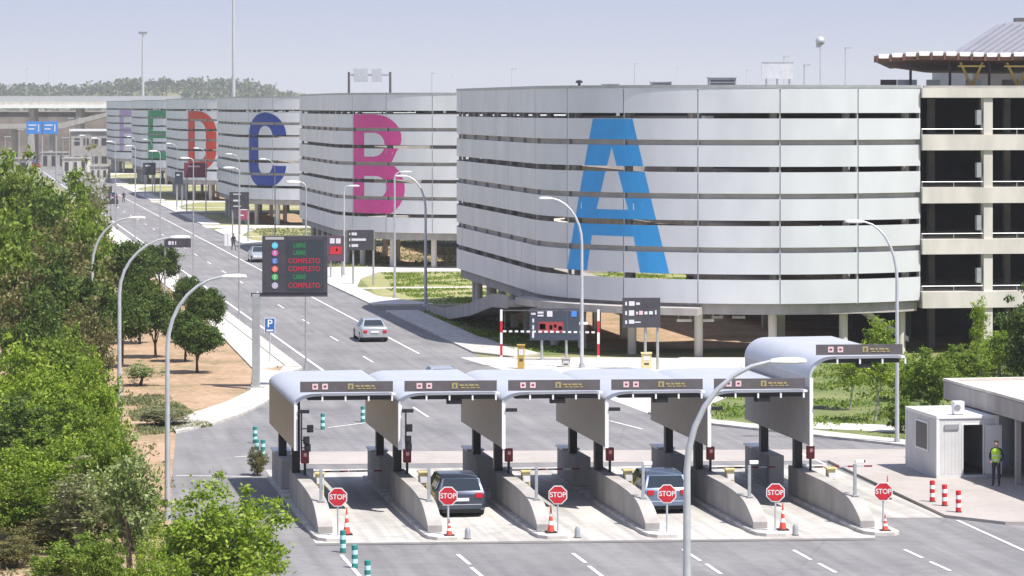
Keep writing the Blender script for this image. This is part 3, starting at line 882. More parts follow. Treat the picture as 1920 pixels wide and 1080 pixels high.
for k, (px, Y, w_, d_, h_, m_, lab) in enumerate(((140, 700, 5.5, 6, 3.6, concrete_w, 'low cream shed in front of the small pale building'), (20, 720, 8, 5, 3.2, concrete, 'low grey hut at the left edge below the viaduct'),
        (100, 760, 6, 5, 4.0, concrete, 'grey block with a flat roof right of the blue motorway signs'), (185, 640, 3.5, 5, 3.0, concrete_w, 'small cream kiosk at the far end of the road'))):
    t = thing('far_shed', lab, 'building', XY(px, Y, 0))
    mb = MB(); mb.box(-w_ / 2, w_ / 2, 0, d_, 0, h_); mb.build('wall', m_, t)
    mb = MB(); mb.box(-w_ / 2 - .2, w_ / 2 + .2, -.2, d_ + .2, h_, h_ + .25); mb.build('roof', concrete, t)
    for j in range(3):
        mb = MB(); xx = -w_ / 2 + w_ * (j + 0.3) / 3; mb.box(xx, xx + w_ * 0.16, -0.04, 0.02, 0.9, h_ - 0.7); mb.build('window', sign_dark, t)
fl = None
for (px, Y, h) in ((10, 640, 9), (36, 700, 10), (118, 620, 9), (138, 560, 9), (160, 680, 9), (176, 600, 9), (130, 840, 12), (148, 840, 12), (110, 900, 12)):
    if fl is None:
        fl = thing('far_lamp', 'thin grey lamp pole among the far structures left of the towers', 'street lamp', XY(px, Y, 0), group='thin lamp poles below the viaduct')
        mb = MB(); mb.cyl((0, 0, 0), (0, 0, 9), 0.11, 0.07, n=6); mb.build('pole', galv, fl)
        mb = MB(); mb.cbox((0.4, 0, 9), (1.4, 0.3, 0.14)); mb.build('lamp_head', galv_p, fl)
    else: copy_tree(fl, XY(px, Y, 0), 0, (1, 1, h / 9))
# ================================================================== LEAVES AND TREES
def leaves(n_cl, per, rad, cz, leaf, seed, cl_r=0.3, flat=0.0, surf=0.55, core=True, up=0.4, low=-1.0):
    """leaf cards in clumps through an uneven ellipsoid -> numpy verts, quads"""
    rg = np.random.default_rng(seed)
    rx, ry, rz = rad
    d = rg.normal(size=(n_cl * 3, 3)); d /= np.linalg.norm(d, axis=1)[:, None]
    d = d[d[:, 2] > low][:n_cl]
    rr = surf + (1 - surf) * rg.random(len(d)) ** 0.6
    lump = 1 + 0.16 * np.sin(d[:, 0] * 5 + seed) + 0.14 * np.sin(d[:, 1] * 6 + 2 * seed) + 0.12 * np.sin(d[:, 2] * 7 + d[:, 0] * 4) + 0.10 * rg.normal(size=len(d))
    c = d * rr[:, None] * lump[:, None] * np.array([rx, ry, rz])
    N = len(c) * per
    cc = np.repeat(c, per, axis=0)
    cr = np.repeat(cl_r * (0.6 + 0.8 * rg.random(len(c))), per)
    p = cc + rg.normal(size=(N, 3)) * cr[:, None] * np.array([0.5, 0.5, 0.38])
    p[:, 2] += cz
    a = rg.normal(size=(N, 3)); a /= np.linalg.norm(a, axis=1)[:, None]
    nn = rg.normal(size=(N, 3)); nn[:, 2] = np.abs(nn[:, 2]) + up
    bvec = np.cross(a, nn); bvec /= np.linalg.norm(bvec, axis=1)[:, None]
    s = leaf * (0.6 + 0.8 * rg.random(N))[:, None]
    q = np.stack([p - a * s, p - bvec * s * 0.5, p + a * s, p + bvec * s * 0.5], axis=1).reshape(-1, 3)
    return q
def leaf_mesh(q, m, name='crown'):
    n = len(q) // 4
    me = bpy.data.meshes.new(name)
    me.vertices.add(len(q)); me.vertices.foreach_set('co', q.astype(np.float32).ravel())
    me.loops.add(n * 4); me.loops.foreach_set('vertex_index', np.arange(n * 4, dtype=np.int32))
    me.polygons.add(n); me.polygons.foreach_set('loop_start', np.arange(0, n * 4, 4, dtype=np.int32))
    try: me.polygons.foreach_set('loop_total', np.full(n, 4, dtype=np.int32))
    except Exception: pass
    me.materials.append(m)
    me.update(calc_edges=True)
    return me
def crown(q, m, parent, name='crown'):
    o = bpy.data.objects.new(name, leaf_mesh(q, m, name)); COL.objects.link(o); o.parent = parent
    return o
def trunk(parent, h, r, rad, cz, seed, m=bark, limbs=7, lean=0.03):
    rg = random.Random(seed)
    mb = MB()
    pts = []; x = y = 0
    for i in range(6):
        pts.append((x, y, -0.15 + h * i / 5)); x += rg.uniform(-lean, lean) * h; y += rg.uniform(-lean, lean) * h
    mb.tube(pts, [r * 1.25, r, r * 0.85, r * 0.7, r * 0.5, r * 0.25], 8)
    for k in range(limbs):
        i = rg.randint(2, 4); a = rg.uniform(0, 2 * PI); b0 = Vector(pts[i])
        e = Vector((math.cos(a) * rad[0] * 0.75, math.sin(a) * rad[1] * 0.75, cz + rg.uniform(-0.3, 0.7) * rad[2]))
        mid = (b0 + e) / 2 + Vector((0, 0, 0.1 * h * rg.random()))
        mb.tube([b0, mid, e], [r * 0.5, r * 0.3, r * 0.08], 6)
    mb.build('trunk', m, parent, smooth=50)

lf_bright = leaf_mat('leaf_bright', [(0.10, 0.18, 0.015), (0.22, 0.35, 0.025), (0.37, 0.50, 0.05), (0.50, 0.60, 0.13)], 0.42)
lf_mid = leaf_mat('leaf_mid', [(0.07, 0.13, 0.015), (0.15, 0.25, 0.025), (0.26, 0.37, 0.045), (0.38, 0.47, 0.10)], 0.42)
lf_dark = leaf_mat('leaf_dark', [(0.04, 0.08, 0.015), (0.075, 0.135, 0.025), (0.13, 0.20, 0.04), (0.21, 0.27, 0.07)], 0.32)
lf_olive = leaf_mat('leaf_olive', [(0.09, 0.10, 0.03), (0.16, 0.16, 0.05), (0.25, 0.24, 0.09), (0.34, 0.30, 0.15)], 0.3)
lf_silver = leaf_mat('leaf_silver', [(0.08, 0.14, 0.025), (0.18, 0.26, 0.06), (0.32, 0.40, 0.14), (0.48, 0.53, 0.28)], 0.25)
lf_pale = leaf_mat('leaf_pale', [(0.15, 0.18, 0.07), (0.28, 0.30, 0.13), (0.44, 0.43, 0.24)], 0.35)
needle = leaf_mat('needles', [(0.03, 0.06, 0.012), (0.065, 0.12, 0.02), (0.12, 0.19, 0.035), (0.19, 0.27, 0.055)], 0.28)

TPL = {}
def tree_template(kind):
    """unit tree 1 m tall scaled later is avoided: templates are built at real size"""
    nm, h, w_, cl, per, leaf, m, clr, surf, bm = {
        'leafy': ('leafy_tree', 6.0, 2.3, 230, 50, 0.115, lf_mid, 0.38, 0.35, bark),
        'bright': ('leafy_tree', 5.0, 2.2, 360, 48, 0.088, lf_bright, 0.33, 0.35, bark_p),
        'dark': ('leafy_tree', 6.0, 2.1, 280, 42, 0.12, lf_dark, 0.42, 0.5, bark),
        'olive': ('leafy_tree', 5.0, 2.0, 240, 36, 0.10, lf_olive, 0.40, 0.4, bark),
        'silver': ('silver_tree', 5.0, 1.35, 130, 26, 0.085, lf_silver, 0.32, 0.15, bark),
        'pale': ('pale_tree', 9.0, 1.5, 170, 26, 0.12, lf_pale, 0.40, 0.2, bark_p),
        'sapling': ('young_tree', 4.0, 0.8, 90, 26, 0.07, lf_bright, 0.28, 0.1, bark_p),
    }[kind]
    t = thing(nm, '', 'tree')
    cz = {'sapling': 0.66 * h, 'silver': 0.55 * h, 'pale': 0.55 * h}.get(kind, 0.53 * h)
    rad = (w_, w_, h * {'sapling': 0.33, 'pale': 0.42, 'silver': 0.42}.get(kind, 0.43))
    trunk(t, cz + rad[2] * 0.4, 0.03 * h * (0.45 if kind == 'sapling' else 0.8), rad, cz, hash(kind) % 97 if False else len(kind) * 7, bm)
    crown(leaves(cl, per, rad, cz, leaf, len(kind) * 13 + 5, clr, surf=surf), m, t)
    t.location = (0, -500, 0)
    return [t, h, w_, False]
def tree(kind, px, Y, h, label, wd=None, rz=None, group=None, cat=None):
    """px is the picture column of the trunk, Y the distance, h the height, wd the crown radius"""
    if kind not in TPL: TPL[kind] = tree_template(kind)
    T = TPL[kind]
    sc_ = h / T[1]; sw = (wd / T[2]) if wd else sc_
    rz = random.uniform(0, 6.28) if rz is None else rz
    loc = XY(px, Y, 0)
    if not T[3]:
        T[3] = True; o = T[0]; CH[o.name] = kids(o)
        o.location = loc; o.rotation_euler = (0, 0, rz); o.scale = (sw, sw, sc_); o['label'] = label
    else:
        o = copy_tree(T[0], loc, rz, (sw, sw, sc_), label)
        if 'group' in o: del o['group']
    if group: o['group'] = group
    if cat: o['category'] = cat
    return o
GT = 'trees of the thicket on the left'
for a in (
    ('leafy', 20, 238, 11.6, 'broad green tree at the top left corner of the thicket', 3.6),
    ('leafy', 118, 215, 10.6, 'tall rounded green tree, highest of the thicket beside the road', 2.9),
    ('pale', 172, 262, 10.6, 'pale wispy tree at the far end of the thicket against the road', 1.7),
    ('dark', 62, 205, 9.6, 'dark green tree between the two tall trees at the back of the thicket', 2.6),
    ('olive', 118, 190, 8.0, 'brownish olive tree in the middle of the back of the thicket', 2.8),
    ('leafy', 150, 200, 8.6, 'mid green tree at the thicket edge below the pale wispy tree', 2.0),
    ('leafy', 8, 188, 9.0, 'mid green tree cut by the left edge, under the top left tree', 2.6),
    ('dark', 120, 168, 7.2, 'dark shadowed tree behind the third lamp post', 2.1),
    ('olive', 78, 172, 7.2, 'yellowish olive tree left of the dark shadowed tree', 2.6),
    ('olive', 165, 158, 5.4, 'low olive tree touching the third lamp post', 1.4),
    ('dark', 70, 150, 5.9, 'small dark tree just right of the bare dirt patch', 1.4),
    ('leafy', 115, 146, 5.0, 'small green tree with yellowish top beside the bare dirt patch', 1.5),
    ('bright', 20, 132, 4.9, 'light green tree below the bare dirt patch at the left edge', 2.1),
    ('leafy', 105, 134, 5.2, 'green tree in the middle of the thicket under the dirt patch', 2.0),
    ('bright', 165, 130, 4.6, 'bright green tree at the thicket edge beside the tan dirt', 1.5),
    ('bright', 70, 124, 4.6, 'big bright green tree in the lower middle of the thicket', 2.1),
    ('leafy', 150, 121, 4.1, 'green tree in front of the second lamp post foot', 1.6),
    ('dark', 10, 117, 4.1, 'dull green tree at the left edge near the bottom', 1.9),
    ('leafy', 95, 116, 3.3, 'low green tree above the beige weeds in the bottom left', 1.7),
    ('leafy', 190, 109, 3.9, 'green tree with a bare dark trunk left of the airy pale tree', 1.1),
    ):
    tree(*a[:5], wd=a[5], group=GT)
tree('silver', 243, 101, 4.7, 'airy pale green tree standing left of the first lamp post', 1.15)
tree('leafy', 190, 93, 2.6, 'low green shrub at the bottom left of the foreground', 0.8, cat='shrub')
tree('bright', 412, 94, 3.75, 'vivid lime green tree at the bottom, in front of the toll lanes', 2.05)
tree('bright', 120, 111, 3.4, 'light green bush in front of the green middle tree near the bottom', 1.5, cat='shrub')
tree('bright', 20, 111, 3.0, 'light green bush at the left edge above the bottom corner', 1.6, cat='shrub')
tree('bright', 205, 118, 3.4, 'light green bush at the foot of the second lamp post', 1.1, cat='shrub')
tree('leafy', 250, 108, 2.4, 'green bush under the airy pale tree', 1.1, cat='shrub')
tree('bright', 285, 90, 2.6, 'low light green bush left of the lime green tree', 0.9, cat='shrub')
tree('leafy', 140, 97, 2.0, 'low green bush at the bottom edge', 1.3, cat='shrub')
# right-hand side planting
tree('sapling', 1640, 152, 3.9, 'young tree with a thin white stake under the raised toll canopy', 0.9)
tree('leafy', 1748, 157, 3.15, 'dense green bush tree behind the white cabin', 1.45)
tree('bright', 1700, 163, 2.2, 'leafy green shrub between the lamp post and the dense bush', 1.1, cat='shrub')
tree('leafy', 1808, 172, 2.2, 'low green bush left of the concrete column behind the flat roof', 1.5, cat='shrub')
tree('bright', 1872, 178, 2.4, 'low bright bush at the foot of the second concrete column', 1.6, cat='shrub')
tree('dark', 1935, 165, 5.6, 'dark green tree cut by the right edge of the photo', 1.5)
tree('sapling', 1836, 176, 4.6, 'thin leafless looking young tree beside the column at right', 0.5)
tree('sapling', 1652, 176, 3.5, 'spindly young tree beside the white stairs', 0.8)
tree('sapling', 1592, 158, 2.9, 'short young tree on the lawn behind the toll canopy', 0.8)
tree('leafy', 1690, 147, 1.7, 'low dark shrub at the foot of the right lamp post', 0.8, cat='shrub')
tree('olive', 483, 130, 1.2, 'small round brownish bush beside the first toll island', 0.42, cat='shrub')
tree('silver', 264, 172, 1.35, 'pale grey rounded bush on the dirt under the pines', 1.1, cat='shrub')
tree('olive', 95, 108, 1.3, 'brownish dry bush on beige ground in the bottom left corner', 1.2, cat='shrub')
tree('leafy', 48, 109, 2.5, 'green bush left of the brownish dry bush', 1.2, cat='shrub')
tree('pale', 150, 107, 3.0, 'straggly pale bush between the dry bush and the airy pale tree', 1.0, cat='shrub')
tree('olive', 20, 104, 1.0, 'olive bush at the very bottom left corner', 0.9, cat='shrub')
tree('pale', 305, 150, 0.9, 'low olive weeds on the dirt near the kerb', 1.3, cat='shrub')

# umbrella pines
def pine_template():
    t = thing('pine_tree', '', 'pine tree')
    trunk(t, 1.75, 0.075, (0.9, 0.9, 0.4), 1.9, 4, mat('pine_bark', (0.09, 0.06, 0.045), 0.9, var=0.3, scale=6), limbs=8, lean=0.012)
    crown(leaves(420, 52, (1.12, 1.12, 0.82), 1.98, 0.065, 21, 0.22, surf=0.55, low=-0.85), needle, t)
    return t
PT = None
for (px, Y, h, wd, lab) in (
    (370, 180, 2.95, 1.28, 'small round topped pine nearest the kerb corner on the tan dirt'),
    (347, 188, 2.95, 1.15, 'small pine just behind the nearest pine on the dirt'),
    (385, 203, 3.45, 1.25, 'round pine beside the white pavement in the middle of the row'),
    (352, 222, 3.2, 1.0, 'small pine farther along the white pavement'),
    (298, 254, 4.0, 1.6, 'pine with a visible trunk behind the small dark direction sign'),
    (240, 236, 5.0, 2.1, 'large dark pine cluster behind the second lamp post'),
    (205, 245, 4.6, 1.6, 'dark pine between the thicket and the large pine cluster'),
    (228, 184, 4.3, 1.5, 'big green pine crossing the second lamp post'),
    (292, 191, 3.8, 1.35, 'bushy pine to the right of the one crossing the lamp post'),
    (262, 202, 4.4, 1.3, 'pine at the back between the two bushy pines')):
    if PT is None:
        PT = pine_template(); o = PT; o.location = XY(px, Y, 0); o['label'] = lab; s = (wd / 1.2, wd / 1.2, h / 2.95); o.scale = s
        o['group'] = 'umbrella pines along the pavement'; CH[PT.name] = kids(PT)
    else:
        o = copy_tree(PT, XY(px, Y, 0), random.uniform(0, 6), (wd / 1.2, wd / 1.2, h / 2.95), lab)

# ground cover: grass and weeds as stuff
def tufts(name, label, cat, regions, n, size, m, seed, hz=0.12):
    rg = np.random.default_rng(seed)
    ps = []
    per = n // len(regions)
    for poly in regions:
        pl = np.array([q[:2] for q in poly]); lo = pl.min(0); hi = pl.max(0)
        got = 0
        while got < per:
            c = lo + rg.random((per * 2, 2)) * (hi - lo)
            ins = np.zeros(len(c), bool); k = len(pl)
            for i in range(k):
                x0, y0 = pl[i]; x1, y1 = pl[(i + 1) % k]
                cnd = ((y0 <= c[:, 1]) & (c[:, 1] < y1)) | ((y1 <= c[:, 1]) & (c[:, 1] < y0))
                with np.errstate(divide='ignore', invalid='ignore'):
                    xi = x0 + (c[:, 1] - y0) / (y1 - y0) * (x1 - x0)
                ins ^= cnd & (c[:, 0] < xi)
            c = c[ins]
            # patchy
            f = np.sin(c[:, 0] * 0.9 + 3 * np.sin(c[:, 1] * 0.35)) + np.sin(c[:, 1] * 0.7 + 2 * np.sin(c[:, 0] * 0.5)) + rg.normal(size=len(c)) * 0.7
            c = c[f > 0.2]
            ps.append(c[:per - got]); got += len(c)
    c = np.concatenate(ps); N = len(c)
    p = np.column_stack([c, np.full(N, 0.0)]); p[:, 2] = hz * (0.4 + rg.random(N) * 0.8)
    a = rg.normal(size=(N, 3)); a[:, 2] = np.abs(a[:, 2]) + 0.5; a /= np.linalg.norm(a, axis=1)[:, None]
    nn = rg.normal(size=(N, 3)); bv = np.cross(a, nn); bv /= np.linalg.norm(bv, axis=1)[:, None]
    s = size * (0.6 + 0.8 * rg.random(N))[:, None]
    q = np.stack([p - a * s, p - bv * s * 0.5, p + a * s, p + bv * s * 0.5], axis=1).reshape(-1, 3)
    o = bpy.data.objects.new(name, leaf_mesh(q, m, name)); COL.objects.link(o)
    return tag(o, label, cat, kind='stuff')
tufts('grass', 'bright patchy grass on the lawns around the parking towers', 'grass',
      [[G(1225, 768), G(1340, 790), G(1530, 810), G(1700, 828), G(2100, 850), G(2300, 690), G(1480, 680)], [P(33.9, 190.5), P(39, 192.5), P(39, 231), P(33.9, 231)], [P(36, 240), P(70, 240), P(70, 260), P(35, 260)],
       [P(36, 264), P(70, 264), P(70, 285), P(38, 285)]], 60000, 0.085, lf_mid, 11, 0.1)
tufts('weeds', 'dry weeds and low scrub on the tan dirt by the thicket', 'weeds',
      [[P(-8, 84), P(7, 84), P(8.5, 118), P(9, 140), P(8, 190), P(-6, 190)], [P(8.5, 146), P(12, 150), P(11, 166), P(8.5, 170)], [P(-14, 195), P(8, 195), P(14, 330), P(-12, 330)]], 26000, 0.09, lf_pale, 12, 0.1)
tufts('wild_grass', 'greenish wild grass along the pavement beyond the pines', 'grass',
      [[P(14.5, 215), P(17.2, 232), P(17.4, 400), P(10, 400), P(12, 240)], [P(33.9, 297), P(60, 297), P(60, 338), P(33.9, 338)], [P(36, 346), P(60, 346), P(60, 390), P(35, 390)]], 18000, 0.13, lf_pale, 13, 0.14)

# distant woods on the hills
rg = np.random.default_rng(5)
allq = []
def hillz(X, Y):
    hp = 32 + 4 * np.sin(X * 0.004 + 1) + 3 * np.sin(X * 0.017) + 1.5 * np.sin(X * 0.05)
    hp *= np.where(X < -260, 1, np.clip(1 - (X + 260) / 110, 0, 1)); hp = np.where(X > 0, 0, hp)
    t = np.clip((Y - 2300) / 1500, 0, 1)
    return -1 + (hp + 1) * np.sin(np.minimum(1, t * 2) * PI / 2)
for i in range(2300):
    X = -1300 + 1130 * rg.random(); Y = 2250 + 850 * rg.random() ** 0.8
    if X > -190: continue
    big = 3.2 + 4 * rg.random()
    if -760 < X < -520 and rg.random() < 0.5: big *= 1.5
    z = float(hillz(np.array(X), np.array(Y)))
    k = 26
    p = rg.normal(size=(k, 3)) * np.array([big * 0.5, big * 0.5, big * 0.33]) + np.array([X, Y, z + big * 0.7])
    a = rg.normal(size=(k, 3)); a /= np.linalg.norm(a, axis=1)[:, None]
    bv = np.cross(a, rg.normal(size=(k, 3))); bv /= np.linalg.norm(bv, axis=1)[:, None]
    s = big * 0.32
    allq.append(np.stack([p - a * s, p - bv * s * 0.7, p + a * s, p + bv * s * 0.7], axis=1).reshape(-1, 3))
o = bpy.data.objects.new('distant_woods', leaf_mesh(np.concatenate(allq), leaf_mat('leaf_far', [(0.03, 0.055, 0.025), (0.07, 0.11, 0.04), (0.16, 0.19, 0.08)], 0.2), 'distant_woods')); COL.objects.link(o)
tag(o, 'belt of distant dark green woods along the horizon at left', 'woods', kind='stuff')
# ================================================================== TOLL PLAZA
EX, EY = Vector((0.9965, 0.084, 0)), Vector((-0.165, 0.986, 0))
SK = Matrix(((EX.x, EY.x, 0, 0), (EX.y, EY.y, 0, 0), (0, 0, 1, 0), (0, 0, 0, 1)))
LANE_RZ = math.atan2(0.165, 0.986)
O1 = Vector((-6.76, 111.4, 0))
def orig(i): return O1 + Vector((3.812, 0.32, 0)) * i
def loc(i, x, y, z=0.0):
    p = orig(i) + EX * x + EY * y
    return (p.x, p.y, z)
def SB():
    b = MB(); b.T = SK; return b
WORD = ['leftmost', 'second from the left', 'third from the left', 'fourth from the left', 'fifth from the left', 'rightmost']
# ---- islands
def make_island():
    t = thing('toll_island', '', 'toll island')
    b = SB(); pts = [(-0.2, -0.4), (-0.1, -1.0), (0.15, -1.3), (0.85, -1.35), (1.08, -1.1), (1.12, -0.6), (1.12, 17.4), (-0.2, 17.4)]
    b.prism(pts, -0.05, 0.15); b.build('kerb', kerb_m, t, bevel=0.02)
    prof = [(0, 0.15), (0, 0.38), (0.25, 0.52), (0.6, 0.68), (1.0, 0.84), (1.5, 0.98), (2.2, 1.08), (3.2, 1.15), (5, 1.2), (10.2, 1.22), (10.2, 0.15)]
    b = SB(); b.prism([(q[0], q[1]) for q in prof], 0, 0.52, axis='x'); b.build('barrier_wall', concrete, t, bevel=0.015)
    b = SB(); b.box(-0.05, 0.55, 13.0, 17.0, 0.15, 1.28); b.build('rear_block', concrete, t, bevel=0.02)
    b = SB(); b.box(-0.1, 0.6, 15.6, 17.1, 1.283, 1.36); b.build('block_lid', white, t)
    return t
isl = make_island(); isl['group'] = 'concrete islands between the toll lanes'
for i in range(6):
    lab = 'concrete toll island with a curved low wall, %s of the six' % WORD[i]
    if i == 0: isl.location = orig(0); isl['label'] = lab
    else: copy_tree(isl, orig(i), 0, label=lab)
# ---- canopies
def make_canopy(dz, rr, dark_box, x1=3.45):
    t = thing('toll_canopy', '', 'canopy')
    y0, y1 = 6.1, 16.3
    zt = 4.46 + dz; zs = zt - rr
    b = SB(); b.box(-0.22, -0.12, y0, y1, 2.4, zs); b.build('side_panel', wall_metal if dz == 0 else mat('side_metal_cool', (0.40, 0.39, 0.40), 0.5, 0.15, var=0.06, scale=2.0), t)
    b = SB(); b.box(-0.235, -0.105, y0 - 0.05, y0 - 0.002, 2.38, zs); b.build('front_trim', white, t)
    rx = 0.85
    out = [(-0.24, zs)] + [(-0.24 + rx - rx * math.cos(R(a)), zs + rr * math.sin(R(a))) for a in range(10, 91, 10)] + [(x1, zt + 0.03)]
    inn = [(p[0] + 0.10 if k == 0 else p[0] + 0.07, p[1] - 0.09 if k else p[1]) for k, p in enumerate(out)]
    b = SB()
    n = len(out)
    vs = []
    for yy in (y0, y1):
        vs += [(p[0], yy, p[1]) for p in out] + [(p[0], yy, p[1]) for p in inn]
    fs = []
    for k in range(n - 1):
        fs += [(k, k + 1, 2 * n + k + 1, 2 * n + k), (n + k + 1, n + k, 3 * n + k, 3 * n + k + 1), (k + 1, k, n + k, n + k + 1), (2 * n + k, 2 * n + k + 1, 3 * n + k + 1, 3 * n + k)]
    fs += [(n - 1, 2 * n - 1, 4 * n - 1, 3 * n - 1), (0, 2 * n, 3 * n, n)]
    b.add(vs, fs); b.build('roof_shell', white_metal, t, smooth=35)
    b = SB(); b.box(0.75, x1 + 0.04, y0 - 0.1, y0 - 0.004, zt - 0.06, zt + 0.02); b.build('fascia_bar', white, t)
    b = SB()
    for x in (0.80, 1.65, 2.5, 3.36): b.box(x - 0.03, x + 0.03, y0 - 0.09, y0 - 0.02, zt - 0.27, zt - 0.083)
    b.build('bracket', white, t, split=True)
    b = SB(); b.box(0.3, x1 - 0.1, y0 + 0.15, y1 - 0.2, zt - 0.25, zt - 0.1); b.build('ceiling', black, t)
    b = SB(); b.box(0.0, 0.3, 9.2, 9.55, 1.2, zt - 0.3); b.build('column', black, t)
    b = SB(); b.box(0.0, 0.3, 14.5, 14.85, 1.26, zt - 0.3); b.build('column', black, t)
    b = SB(); b.box(-0.02, x1 - 0.07, y0 - 0.16, y0 - 0.11, zt + 0.07, zt + 0.46); sp = b.build('sign_panel', sign_grey, t)
    b = SB()
    for x in (0.42, 0.78):
        b.box(x, x + 0.21, y0 - 0.175, y0 - 0.162, zt + 0.17, zt + 0.38, 0)
        b.box(x + 0.06, x + 0.15, y0 - 0.182, y0 - 0.176, zt + 0.25, zt + 0.31, 1)
    b.build('symbol', [glyph_pink, red_dark], sp)
    b = SB(); b.box(1.72, 1.93, y0 - 0.175, y0 - 0.162, zt + 0.17, zt + 0.38, 0); b.box(1.79, 1.86, y0 - 0.182, y0 - 0.176, zt + 0.21, zt + 0.33, 1)
    for k, (x, w_) in enumerate(((2.0, .16), (2.2, .1), (2.34, .2), (2.58, .12))):
        b.box(x, x + w_, y0 - 0.175, y0 - 0.162, zt + 0.26, zt + 0.32, 0)
        b.box(x + .05, x + w_ + .05, y0 - 0.175, y0 - 0.162, zt + 0.18, zt + 0.22, 0)
    b.build('lettering', [glyph_yel, sign_grey], sp)
    if dark_box:
        b = SB(); b.box(1.58, 2.12, y0 + 0.0, y0 + 0.3, zt - 0.42, zt - 0.255); b.build('detector_box', black, t)
    b = SB(); b.box(-0.1, 0.32, y0 - 0.1, y0 + 0.1, 3.75, 3.87); b.build('camera_bracket', dark_metal, t)
    return t
c1 = make_canopy(0, 0.42, False); c1.location = orig(0); tag(c1, 'leftmost toll canopy with side panel toned brown as ground bounce, no black box under its front edge', 'canopy', 'canopies over the toll lanes')
c2 = make_canopy(0, 0.42, True); c2.location = orig(1); tag(c2, 'toll canopy above the lane with the dark minivan', 'canopy', 'canopies over the toll lanes')
for i, lab in ((2, 'silver curved toll canopy in the middle, over the empty lane between the two cars'), (3, 'toll canopy above the lane with the silver blue car'), (4, 'toll canopy crossed by the foreground lamp arm, next to the raised one')):
    copy_tree(c2, orig(i), 0, label=lab)
c6 = make_canopy(1.24, 0.8, True, 3.3); c6.location = orig(5); tag(c6, 'raised taller toll canopy at the right end of the row', 'canopy', 'canopies over the toll lanes')

# ---- things standing on the islands
def proto_machine():
    t = thing('ticket_machine', '', 'ticket machine')
    b = MB(); b.box(-0.15, 0.15, -0.18, 0.18, 0, 1.28); b.build('cabinet', yellow, t, bevel=0.03)
    b = MB(); b.box(-0.12, 0.12, -0.215, -0.203, 0.92, 1.15, 0); b.box(-0.1, 0.1, -0.215, -0.203, 0.7, 0.82, 1); b.build('front_panel', [glyph, sign_dark], t)
    b = MB(); b.box(-0.2, 0.2, -0.24, 0.22, 1.283, 1.33); b.build('hood', yellow, t)
    return t
def proto_signal():
    t = thing('lane_signal', '', 'signal')
    b = MB(); b.cyl((0, 0, 0), (0, 0, 0.5), 0.05, n=8); b.build('post', dark_metal, t)
    b = MB(); b.box(-0.15, 0.15, -0.1, 0.1, 0.45, 0.95); b.build('housing', red_dark, t, bevel=0.03)
    b = MB(); b.cyl((0, -0.1, 0.78), (0, -0.13, 0.78), 0.1, n=14, m=0); b.box(-0.05, 0.05, -0.14, -0.131, 0.73, 0.85, 1); b.build('lens', [red, glyph_pink], t)
    return t
def proto_campost():
    t = thing('camera_post', '', 'camera post')
    b = MB(); b.box(-0.05, 0.05, -0.05, 0.05, 0, 1.15); b.build('post', galv, t)
    b = MB(); b.box(-0.12, 0.12, -0.12, 0.12, 0, 0.03); b.build('foot', galv, t)
    return t
def proto_stop():
    t = thing('stop_sign', '', 'stop sign')
    b = MB(); b.cyl((0, 0, 0), (0, 0, 1.62), 0.035, n=8); b.build('post', galv_p, t, smooth=40)
    oc = [(0.35 * math.cos(R(22.5 + 45 * k)), 0.35 * math.sin(R(22.5 + 45 * k)) + 1.34) for k in range(8)]
    b = MB(); b.prism(oc, -0.05, -0.038, axis='y'); p = b.build('plate', white, t)
    oc = [(0.315 * math.cos(R(22.5 + 45 * k)), 0.315 * math.sin(R(22.5 + 45 * k)) + 1.34) for k in range(8)]
    b = MB(); b.prism(oc, -0.056, -0.051, axis='y'); b.build('face', red, p)
    b = MB(); text(b, 'STOP', 0.25, (0, -0.060, 1.34), sx=0.92); b.build('lettering', white, p)
    return t
def proto_arm():
    t = thing('barrier_arm', '', 'barrier')
    b = MB(); b.box(-0.18, 0.18, -0.15, 0.15, 0, 0.95); b.build('housing', galv_p, t, bevel=0.03)
    b = MB()
    for k in range(8): b.box(0.2 + k * 0.33, 0.2 + (k + 1) * 0.33, -0.03, 0.03, 0.80, 0.86, k % 2)
    b.build('arm', [galv_p, red_dark], t)
    return t
pm, ps_, pc, pst, pa = proto_machine(), proto_signal(), proto_campost(), proto_stop(), proto_arm()
protos = {}
def put(proto, i, x, y, z, label, group, rz=LANE_RZ):
    if proto.name not in protos:
        protos[proto.name] = 1; o = proto; CH[o.name] = kids(o); o.location = loc(i, x, y, z); o.rotation_euler = (0, 0, rz); o['label'] = label
    else:
        o = copy_tree(proto, loc(i, x, y, z), rz, label=label)
    o['group'] = group
    return o
for i in range(6):
    put(pm, i, 0.80, 7.0, 0.15, 'pale yellow ticket machine on the island %s' % WORD[i], 'yellow ticket machines')
    put(ps_, i, 0.40, 8.4, 1.2, 'red signal box on a dark post, on the island %s' % WORD[i], 'red lane signals')
    o = put(pc, i, 0.30, 1.8, 1.03, 'slim grey post on the wall of the island %s' % WORD[i], 'slim grey posts on the island walls')
    put(pst, i, 0.62, -0.7, 0.15, 'red STOP sign at the front end of the island %s' % WORD[i], 'stop signs in front of the toll islands', rz=0)
for i, lab in ((0, 'first lane at the left'), (2, 'empty middle lane'), (4, 'lane right of the silver blue car'), (5, 'outermost right lane')):
    put(pa, i, 0.85, 11.5, 0.15, 'red and white lowered barrier arm across the %s' % lab, 'lane barriers')
for i, lab in ((3, 'the silver blue car'), (4, 'the fifth STOP sign'), (5, 'the rightmost STOP sign')):
    t = thing('camera', 'small white camera on top of the slim post nearest %s' % lab, 'camera', loc(i, 0.3, 1.8, 2.19), LANE_RZ, 'small white cameras on slim posts')
    b = MB(); b.box(0.0, 0.32, -0.07, 0.07, 0.02, 0.15); b.build('casing', white, t, bevel=0.02)
    b = MB(); b.cyl((0.32, 0, 0.085), (0.38, 0, 0.085), 0.045, n=10); b.build('lens', black, t)
